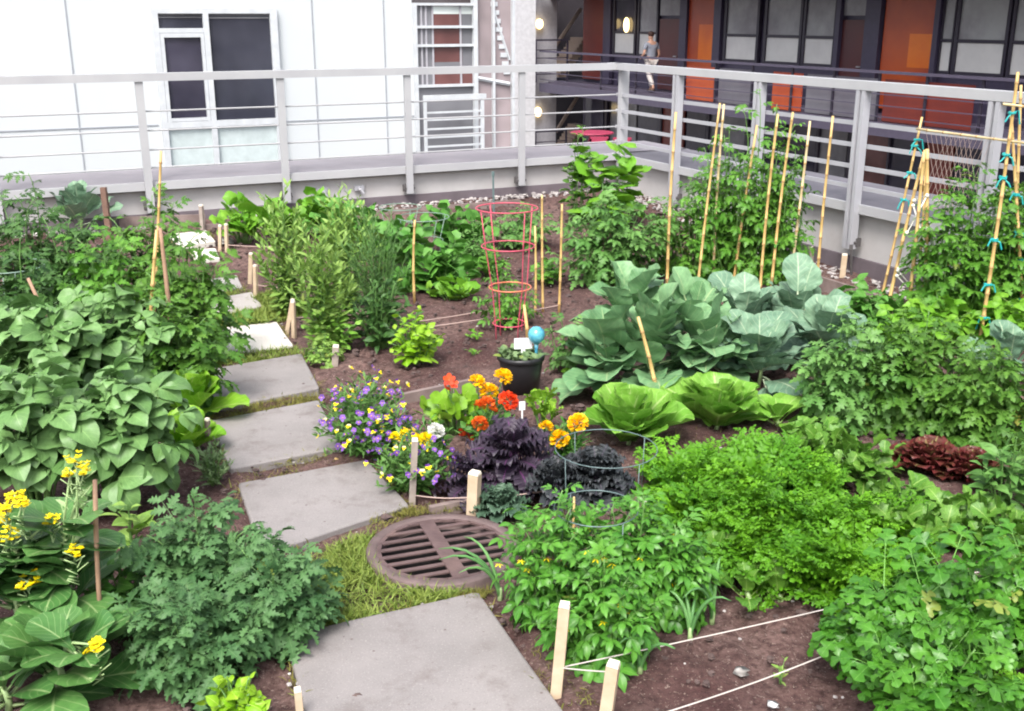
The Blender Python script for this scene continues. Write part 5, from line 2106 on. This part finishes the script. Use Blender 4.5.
# collards, broccoli, lettuces --------------------------------------------
GCO = 'collard plants'
for px, py, d, h0, n, lab in ((608, 385, 120, .24, 20, 'collard plant at the left end of the row, leaves over bare soil'),
                              (650, 388, 130, .32, 24, 'collard plant behind the tilted cane'),
                              (705, 384, 130, .30, 24, 'collard plant behind the second romaine lettuce'),
                              (630, 345, 110, .34, 18, 'tallest collard plant at the back of the row'),
                              (690, 352, 110, .30, 18, 'collard plant in the middle of the back, under the close pair of canes')):
    rosette('collard_plant', lab, 'plant', px, py + 6, d, 'collard', 'collard_leaf', int(n * 1.75), (-.4, .85), .225, h0 + .07, .85, GCO, jit=.42)
GBR = 'broccoli plants behind the collards'
for px, py, d, lab in ((758, 390, 120, 'blue-green broccoli plant just right of the collards'), (825, 372, 130, 'blue-green broccoli plant with the largest pale leaves beside the tomato bushes'),
                       (742, 350, 100, 'blue-green broccoli plant behind the collards under the canes'), (795, 340, 100, 'blue-green broccoli plant at the foot of the right-end canes')):
    rosette('broccoli_plant', lab, 'plant', px, py, d, 'broccoli', 'broccoli_leaf', 30, (-.4, .85), .26, .28, .8, GBR, jit=.42)
rosette('broccoli_plant', 'small blue-green broccoli plant beside the white label at the right edge', 'plant', 1006, 385, 80, 'broccoli', 'broccoli_leaf', 14, (.1, 1.2), .26, .2)
rosette('romaine_lettuce', 'large romaine lettuce left of the tilted cane, beside the wire hoop', 'lettuce', 628, 443, 88, 'romaine', 'lettuce_leaf', 24, (.3, 1.45), .30, .02, .78)
rosette('butterhead_lettuce', 'large open lettuce in front of the middle collard plant', 'lettuce', 716, 428, 96, 'romaine', 'lettuce_leaf', 24, (.3, 1.45), .30, .02, .78)
rosette('butterhead_lettuce', 'smooth spoon-leaved lettuce left of the tomato bushes', 'lettuce', 776, 426, 70, 'bokchoy', 'lettuce_leaf', 14, (.1, 1.2), .23, .02)
rosette('romaine_lettuce', 'small yellowing lettuce at the left of the collards', 'lettuce', 577, 386, 26, 'romaine', 'bean_leaf', 8, (.4, 1.3), .13, .01)

# right side ------------------------------------------------------------------
GRT = 'tomato bushes at the right'
for cr, lab, mt in (((852, 372, 100, 100, .58), 'tomato bush beside the pale broccoli leaves', 'tomato_blue'), ((915, 372, 110, 110, .6), 'tomato bush in front of the teepee bundle', 'tomato_green'),
                    ((985, 392, 110, 100, .56), 'tomato bush at the right edge above the red lettuce', 'tomato_green')):
    bush('tomato_plant', lab, 'plant', cr, 'tomato_broad', mt, 36, 9, .19, group=GRT, el=(-.1, .9))
GRB = 'tall tomato plants behind the right teepee'
for cr, lab in (((956, 250, 110, 150, 1.1), 'tall tomato plant between the two teepees against the rail'), ((1014, 246, 100, 160, 1.15), 'tall tomato plant behind the long slanted cane at the edge')):
    bush('tomato_plant', lab, 'plant', cr, 'tomato_broad', 'tomato_fresh', 40, 12, .19, group=GRB, el=(-.2, .7), root=.5, t0=.06)
GBN = 'bean plants at the right'
for cr, lab, mt in (((862, 306, 80, 34, .3), 'low bean plant between the parapet board and the broccoli', 'squash_leaf'), ((940, 318, 70, 46, .3), 'low light green bean plant between the teepees', 'bean_leaf'),
                    ((1000, 322, 60, 40, .3), 'low light green bean plant at the foot of the right-hand teepee', 'bean_leaf'), ((900, 330, 40, 30, .25), 'small bean plant at the foot of the cane bundle', 'bean_leaf')):
    bush('bean_plant', lab, 'plant', cr, 'bean', mt, 17, 5, .20, group=GBN, el=(.0, .6))
rosette('red_lettuce', 'dark red lettuce in front of the tomato bushes, left half', 'lettuce', 925, 472, 62, 'frilly', 'red_lettuce', 44, (.1, 1.4), .18, .02, .7)
rosette('red_lettuce', 'dark red lettuce at the right end, bordering the chilli leaves', 'lettuce', 968, 482, 56, 'frilly', 'red_lettuce', 40, (.1, 1.4), .17, .02, .7)
GRD = 'radish greens around the red lettuce'
for px, py, d, lab in ((855, 470, 90, 'radish leaves between carrots and tomato bush'), (905, 514, 80, 'radish leaves in front of the left red lettuce'), (960, 530, 90, 'radish leaves in front of the right red lettuce'),
                       (1005, 545, 90, 'radish leaves at the right edge behind the parsley'), (905, 540, 70, 'radish leaves between carrots and parsley'), (812, 452, 66, 'radish leaves at the far end of the carrots')):
    bush('radish_plant', lab, 'plant', (px, py - 6, d, d * .62, .17), 'radish', 'chard_leaf', 24, 4, .125, group=GRD, el=(.0, 1.0), small=.8, root=.3)
bush('chilli_plant', 'pepper plant with pale leaves at the right edge below the tomato bush', 'plant', (1006, 470, 56, 90, .36), 'pepper', 'tomato_blue', 14, 8, .13, el=(-.2, .5))


# carrots --------------------------------------------------------------------------
def carrots():
    rng = np.random.default_rng(77)
    protos = []
    poly = [(652, 478), (700, 448), (770, 442), (835, 482), (928, 545), (905, 580), (850, 578), (778, 555), (694, 516)]
    pts = [P(x, y, .15) for x, y in poly]
    x0, x1 = min(p[0] for p in pts), max(p[0] for p in pts)
    y0, y1 = min(p[1] for p in pts), max(p[1] for p in pts)
    spots = []
    for gx in np.arange(x0, x1, .135):
        for gy in np.arange(y0, y1, .135):
            x, y = gx + rng.uniform(-.04, .04), gy + rng.uniform(-.04, .04)
            ins = False
            j = len(pts) - 1
            for i in range(len(pts)):
                if (pts[i][1] > y) != (pts[j][1] > y) and x < (pts[j][0] - pts[i][0]) * (y - pts[i][1]) / (pts[j][1] - pts[i][1]) + pts[i][0]:
                    ins = not ins
                j = i
            if ins:
                spots.append((x, y))
    lab = 'feathery bright green carrot top in the dense carrot bed'
    grp = 'carrot tops in the carrot bed'
    for i, (x, y) in enumerate(spots):
        if i < 6:
            t = thing('carrot_plant', lab, 'plant', (x, y, gz(x, y)), grp)
            n = 13
            az = rng.uniform(0, 6.28, n)
            e = rng.uniform(.35, 1.35, n)
            dr = np.stack([np.cos(az) * np.cos(e), np.sin(az) * np.cos(e), np.sin(e)], 1)
            nm = np.tile(UP, (n, 1)) - np.stack([np.cos(az), np.sin(az), 0 * az], 1) * np.tan(e)[:, None].clip(0, 3)
            f = MB()
            f.leaves(TM['carrot'], np.tile((x, y, gz(x, y)), (n, 1)) + rng.uniform(-.012, .012, (n, 3)), dr, nm, rng.uniform(.21, .30, n), rng.uniform(0, .94, n), rng)
            f.build('foliage', 'carrot_leaf', t, True)
            protos.append(t)
        else:
            c = copy_tree(protos[i % 6], (x, y, gz(x, y)))
            c.rotation_euler = (0, 0, rng.uniform(0, 6.28))
            s = rng.uniform(.72, 1.2)
            c.scale = (s, s, s)
    return len(spots)


print('carrots', carrots())

GPA = 'flat-leaved parsley plants at the front right'
for cr, lab in (((892, 636, 112, 100, .32), 'flat-leaved parsley plant reaching over the strings, leftmost of its clump'), ((962, 622, 100, 110, .38), 'flat-leaved parsley plant at the top middle of its clump'),
                ((940, 690, 120, 100, .34), 'flat-leaved parsley plant at the bottom edge beside curly parsley'), ((1016, 612, 84, 100, .38), 'flat-leaved parsley plant at the right picture edge')):
    bush('parsley_plant', lab, 'plant', cr, 'parsley', 'parsley_leaf', 22, 6, .17, group=GPA, el=(.0, 1.0), t0=.25, small=.85, root=.3)
bush('curly_parsley_plant', 'tightly curled light green parsley at the bottom right corner', 'plant', (1004, 702, 66, 50, .16), 'curly', 'curly_parsley', 26, 5, .10, el=(.3, 1))

# front pepper plant, onions, beets ------------------------------------------------
GPP = 'tomato plants inside the front wire hoop'
for cr, lab in (((555, 560, 120, 120, .5), 'leafy caged tomato plant overhanging the drain cover'), ((622, 548, 120, 120, .52), 'leafy caged tomato plant under the front wire hoop, behind the pale stakes'),
                ((604, 612, 110, 90, .38), 'leafy caged tomato plant beside the front slab, around the pale stake'), ((668, 570, 80, 80, .36), 'leafy caged tomato plant bordering the carrots and onion leaves')):
    r_, st_, g_ = bush('tomato_plant', lab, 'plant', cr, 'tomato_leafy', 'pepper_leaf', 32, 11, .125, group=GPP, el=(-.3, .9), sr=.005, t0=.1, small=.7)
    for q in range(11):
        p = st_[int(g_.integers(0, len(st_)))][int(g_.integers(4, 7))] + g_.uniform(-.03, .03, 3)
        f = MB()
        for a in range(5):
            f.leaves(TM['lance'], [p], [(math.cos(a * 1.257), math.sin(a * 1.257), -.4)], [UP], [.018], [.5], g_)
        f.build('blossom', 'petal_yellow', r_, True)




def onion(px, py, n, h, label, lean=(0, 0)):
    rng = np.random.default_rng(px)
    b = P(px, py)
    t = thing('onion_plant', label, 'plant', b, 'green onions by the front tomato plants')
    for k in range(n):
        az = rng.uniform(0, 6.28)
        ln = h * rng.uniform(.7, 1.1)
        out = np.array([math.cos(az) * .5 + lean[0], math.sin(az) * .5 + lean[1], 0])
        pts = [b + out * ln * (q ** 1.7) * .8 + UP * ln * (q - .45 * q ** 3) for q in np.linspace(0, 1, 8)]
        m = MB()
        m.tube(pts, [.007, .0075, .0075, .007, .006, .005, .0035, .001], 6, A=(.3 + .5 * (k % 2), 0, 0))
        m.build('leaf', 'onion_leaf', t, True)
    m = MB()
    m.tube([b - UP * .02, b + UP * .05], [.011, .008], 7)
    m.build('bulb', 'stem_pale', t, True)


onion(712, 622, 5, .42, 'green onion with a long bent leaf on bare soil', (-.15, -.2))
onion(690, 640, 4, .30, 'green onion beside the tomato leaves nearest to the strings')
onion(500, 600, 4, .34, 'green onion by the drain cover, under the caged tomato plant', (-.3, 0))
onion(640, 672, 5, .30, 'green onion between the two pale front stakes', (.1, -.1))
GB = 'young chard plants on bare soil'
for px, py, d, n, lab in ((746, 602, 50, 9, 'young chard with yellow stems on bare soil in front of the carrots'), (778, 604, 36, 8, 'smallest young chard in front of the carrots'), (716, 566, 50, 9, 'young chard touching the carrot tops near the onions')):
    rosette('chard_plant', lab, 'plant', px, py, d, 'chard', 'chard_leaf', n, (.4, 1.3), .12, .01, .7, GB, 'stem_pale')
bush('weed', 'tiny upright weed on bare soil between the two pale strings', 'plant', (782, 668, 14, 30, .12), 'lance', 'arugula_leaf', 3, 5, .04, sr=.002)
bush('weed', 'tiny weed on bare soil below the short cane', 'plant', (475, 335, 20, 12, .05), 'ovate', 'bean_leaf', 5, 3, .05, sr=.002)
bush('weed', 'tiny seedling beside the pink cage foot', 'plant', (473, 352, 16, 10, .05), 'ovate', 'bean_leaf', 4, 3, .04, sr=.002)
bush('weed', 'low weeds beside the path behind the crossed pegs', 'plant', (262, 320, 40, 16, .07), 'lance', 'grass_blade', 22, 5, .06, sr=.002)


# kales -------------------------------------------------------------------------------
rosette('purple_kale', 'dark purple curly kale on a thick stem beside the drain cover', 'kale', 512, 486, 110, 'kale', 'purple_kale', 64, (-.6, 1.1), .215, .17, .6, None, 'stem_purple', sr=.017)
rosette('purple_kale', 'greyish purple kale under the wire hoop', 'kale', 596, 494, 100, 'kale', 'dark_kale', 64, (-.1, 1.3), .15, .08, .75, None, 'stem_purple')
rosette('purple_kale', 'drooping greyish kale between the purple kale and the hoop', 'kale', 555, 502, 70, 'kale', 'dark_kale', 50, (-.2, 1.3), .13, .09, .75, None, 'stem_purple')
rosette('purple_kale', 'small purple curly kale leaning toward the path, left of the thick-stemmed one', 'kale', 474, 494, 60, 'kale', 'purple_kale', 30, (-.4, 1.1), .15, .09, .7, None, 'stem_purple')
rosette('curly_kale', 'small grey-green curly kale behind the drain cover', 'kale', 500, 514, 54, 'kale', 'gray_kale', 46, (.0, 1.4), .11, .02, .75)


# flowers --------------------------------------------------------------------------------
def pompom(name, mat, parent, r):
    """full double marigold about the origin of the parent's world position"""
    f = MB()
    rng = np.random.default_rng(int(r * 1e5))
    pos, dr, nm, sc, rd = [], [], [], [], []
    for ring in range(8):
        e = -.25 + 1.75 * ring / 7
        n = int(17 * math.cos(e) + 4)
        for k in range(n):
            a = 2 * math.pi * (k + .5 * (ring % 2)) / n + rng.uniform(-.1, .1)
            d = np.array([math.cos(a) * math.cos(e), math.sin(a) * math.cos(e), math.sin(e) * .8])
            pos.append(d * r * .62)
            dr.append(d * .8 + rng.uniform(-.6, .6, 3))
            nm.append(UP * math.cos(e) - np.array([math.cos(a), math.sin(a), 0]) * math.sin(e) + rng.uniform(-.6, .6, 3))
            sc.append(r * .46)
            rd.append(rng.uniform(0, 1))
    f.leaves(TM['petal'], pos, dr, nm, sc, rd, rng)
    f.V = [v + WL[parent] for v in f.V]
    return f.build(name, mat, parent, True)


def cup_flower(name, mat, parent, r, n=5, centre=None):
    f = MB()
    rng = np.random.default_rng(int(r * 1e5) + n)
    pos, dr, nm = [], [], []
    for ring, e in ((0, .25), (1, .75)) if n > 5 else ((0, .35),):
        for k in range(n):
            a = 2 * math.pi * (k + .5 * ring) / n
            d = np.array([math.cos(a) * math.cos(e), math.sin(a) * math.cos(e), math.sin(e)])
            pos.append(d * r * .08)
            dr.append(d)
            nm.append(UP)
    f.leaves(TM['petal'], pos, dr, nm, [r * 1.0] * len(pos), rng.uniform(0, 1, len(pos)), rng)
    f.V = [v + WL[parent] for v in f.V]
    return f.build(name, mat, parent, True)


def flower_on(root, maker, mat, px, py, y, r, tilt=.5):
    """flower at a pixel, standing at the distance y, with its stalk"""
    p = PY(px, py, y)
    f = maker('flower', mat, root, r)
    f.location = tuple(p - WL[root])
    f.rotation_euler = (tilt + R.uniform(-.2, .2), R.uniform(-.25, .25), R.uniform(0, 6))
    s = MB()
    b = WL[root] + np.array([R.uniform(-.03, .03), R.uniform(-.02, .02), 0])
    s.tube([b, (b + p) / 2 + np.array([R.uniform(-.02, .02), 0, .03]), p], [.004, .0035, .003], 5)
    s.build('flower_stalk', 'stem_green', root, True)
    return f


r_, _, _ = bush('marigold_plant', 'marigold plant with three orange-yellow blooms in front of the black pot', 'flower', (492, 412, 54, 40, .22), 'lance', 'marigold_leaf', 20, 8, .06, el=(-.1, .7))
yb = WL[r_][1]
for px, py, r in ((477, 382, .043), (503, 377, .048), (489, 392, .05)):
    flower_on(r_, pompom, 'petal_orange', px, py, yb - .10, r)
r_, _, _ = bush('zinnia_plant', 'plant with bright red double blooms right beside the orange marigolds', 'flower', (490, 428, 54, 36, .18), 'ovate', 'marigold_leaf', 14, 6, .075, el=(-.1, .7))
yb = WL[r_][1]
for px, py, r, mt in ((487, 404, .043, 'petal_vermilion'), (508, 401, .05, 'petal_red'), (480, 406, .032, 'petal_vermilion'), (493, 411, .025, 'petal_vermilion'), (480, 424, .042, 'petal_vermilion'), (500, 428, .026, 'petal_red')):
    flower_on(r_, pompom if r > .04 else (lambda n, m, p, r: cup_flower(n, m, p, r, 9)), mt, px, py, yb - .13, r, .7)
r_, _, _ = bush('nasturtium_plant', 'light green round-leaved nasturtium with red blooms behind the white marigold', 'flower', (450, 412, 72, 62, .24), 'nasturtium', 'nasturtium_leaf', 24, 3, .085, el=(.2, 1.1), t0=.4, small=.8)
yb = WL[r_][1]
for px, py, r in ((449, 380, .032), (446, 389, .03), (453, 384, .026), (466, 430, .036), (471, 440, .036), (464, 436, .03)):
    flower_on(r_, cup_flower, 'petal_red', px, py, yb - .12, r, .8)
r_, _, _ = bush('nasturtium_plant', 'lime-green upright leafy plant just right of the black pot', 'plant', (543, 412, 38, 40, .22), 'frilly', 'nasturtium_leaf', 9, 3, .10, el=(.2, 1.1), t0=.4)
r_, _, _ = bush('marigold_plant', 'marigold plant with three orange blooms beside the wire hoop', 'flower', (566, 440, 60, 44, .22), 'lance', 'marigold_leaf', 20, 8, .075, el=(-.1, .7))
yb = WL[r_][1]
for px, py, r in ((546, 427, .036), (560, 439, .048), (578, 423, .05)):
    flower_on(r_, pompom, 'petal_orange', px, py, yb - .04, r)
r_, _, _ = bush('marigold_plant', 'marigold plant with yellow blooms behind the grey stake', 'flower', (414, 446, 60, 40, .24), 'lance', 'marigold_leaf', 18, 8, .075, el=(-.1, .7))
yb = WL[r_][1]
for px, py, r in ((396, 438, .034), (405, 436, .036), (414, 438, .030), (426, 440, .038)):
    flower_on(r_, pompom, 'petal_yellow', px, py, yb - .05, r)
r_, _, _ = bush('marigold_plant', 'marigold plant with one white bloom between nasturtium and grey stake', 'flower', (436, 440, 40, 36, .24), 'lance', 'marigold_leaf', 12, 8, .075, el=(-.1, .7))
flower_on(r_, pompom, 'petal_white', 436, 431, WL[r_][1] - .02, .042)


def pansy_mesh(parent, upper, lower, r):
    f = MB()
    rng = np.random.default_rng(5)
    for a, mi, s in ((.45, 0, 1.05), (-.45, 0, 1.05), (1.6, 1, .9), (-1.6, 1, .9), (3.14, 1, 1.1)):
        V, T, A = place(TM['petal'][0], (0, 0, .002 * mi), a, r * s, pitch=.12)
        A3 = np.concatenate([np.full((len(V), 1), .5), A], 1)
        f.add(V, T, A3, mi)
    f.sphere((0, 0, .004), (r * .16, r * .16, .005), 6, 4, mi=2)
    f.V = [v + WL[parent] for v in f.V]
    return f.build('flower', [upper, lower, 'petal_orange'], parent, True)


def pansies(cr, label, n, seed):
    root, st, rng = bush('pansy_clump', label, 'flower', cr, 'lance', 'pansy_leaf', int(n * 1.5), 12, .056, el=(-.3, .7), small=.75, flat=.5, sr=.003, stem='stem_green')
    protos = [pansy_mesh(root, *c) for c in (('petal_violet_dark', 'petal_yellow', .017), ('petal_purple', 'petal_purple', .018), ('petal_violet_dark', 'petal_purple', .018), ('petal_violet_dark', 'petal_violet_dark', .017), ('petal_cream', 'petal_yellow', .015))]
    k = 0
    order = list(range(len(st)))
    rng.shuffle(order)
    while k < n:
        s = st[order[k % len(st)]]
        i = 6 if k % 3 else 5
        p = s[i] + rng.uniform(-.035, .035, 3) + UP * .025 + np.array([0, -.015, 0])
        src = protos[int(rng.choice(5, p=[.27, .25, .2, .2, .08]))]
        tilt = rng.uniform(.3, 1.15)
        if k < 5:
            f = protos[k]
        else:
            f = src.copy()
            col.objects.link(f)
            f.parent = root
        f.location = tuple(p - WL[root])
        # faces up and mostly outwards
        out = p - WL[root]
        az = math.atan2(out[1], out[0]) * .5 + rng.uniform(-.8, .8) - .8
        f.rotation_euler = (tilt, 0, az + math.pi / 2)
        s_ = rng.uniform(.75, 1.1)
        f.scale = (s_, s_, s_)
        k += 1


pansies((362, 416, 100, 124, .34), 'large pansy clump with purple and yellow blooms beside the path', 98, 1)
pansies((412, 464, 84, 90, .26), 'smaller pansy clump around the grey stake, paler purple blooms', 60, 2)
pansies((388, 438, 66, 76, .25), 'middle pansy clump filling the gap between the larger and smaller clumps', 55, 3)

# ------------------------------------------------------------------ camera, light, colour
cam = bpy.data.cameras.new('camera')
cam.sensor_width = 36
cam.lens = 36 * F_PX / 1024
cam.clip_end = 2000
co = bpy.data.objects.new('camera', cam)
co.location = (0, 0, EYE)
co.rotation_euler = (math.pi / 2 - PITCH, 0, 0)
col.objects.link(co)
scene.camera = co

SUN_EL, SUN_AZ = math.radians(54), math.radians(194)     # azimuth clockwise from +Y
w = bpy.data.worlds.new('World')
scene.world = w
w.use_nodes = True
nt = w.node_tree
bg = nt.nodes['Background']
sky = nt.nodes.new('ShaderNodeTexSky')
sky.sky_type = 'NISHITA'
sky.sun_disc = False
sky.sun_elevation = SUN_EL
sky.sun_rotation = SUN_AZ
sky.air_density = 1.0
sky.dust_density = 4.0
sky.ozone_density = 1.0
hs = nt.nodes.new('ShaderNodeHueSaturation')
hs.inputs['Saturation'].default_value = .45
nt.links.new(sky.outputs[0], hs.inputs['Color'])
nt.links.new(hs.outputs[0], bg.inputs[0])
bg.inputs[1].default_value = .15
sl = bpy.data.lights.new('sun', 'SUN')
sl.energy = 1.5
sl.angle = math.radians(25)
sl.color = (1.0, .97, .93)
so = bpy.data.objects.new('sun', sl)
dv = Vector((math.sin(SUN_AZ) * math.cos(SUN_EL), math.cos(SUN_AZ) * math.cos(SUN_EL), math.sin(SUN_EL)))
so.rotation_euler = dv.to_track_quat('Z', 'Y').to_euler()
so.location = (0, 0, 20)
col.objects.link(so)

vs = scene.view_settings
scene.display_settings.display_device = 'sRGB'
vs.view_transform = 'Standard'
vs.look = 'None'
vs.gamma = 1
vs.use_curve_mapping = False
vs.exposure = 1.35
scene.cycles.use_adaptive_sampling = True
scene.cycles.adaptive_threshold = .025
scene.cycles.use_denoising = True
scene.cycles.filter_width = 2.0
scene.cycles.max_bounces = 7
scene.cycles.diffuse_bounces = 4
scene.cycles.glossy_bounces = 2
scene.cycles.transmission_bounces = 4
scene.cycles.caustics_reflective = False
scene.cycles.caustics_refractive = False
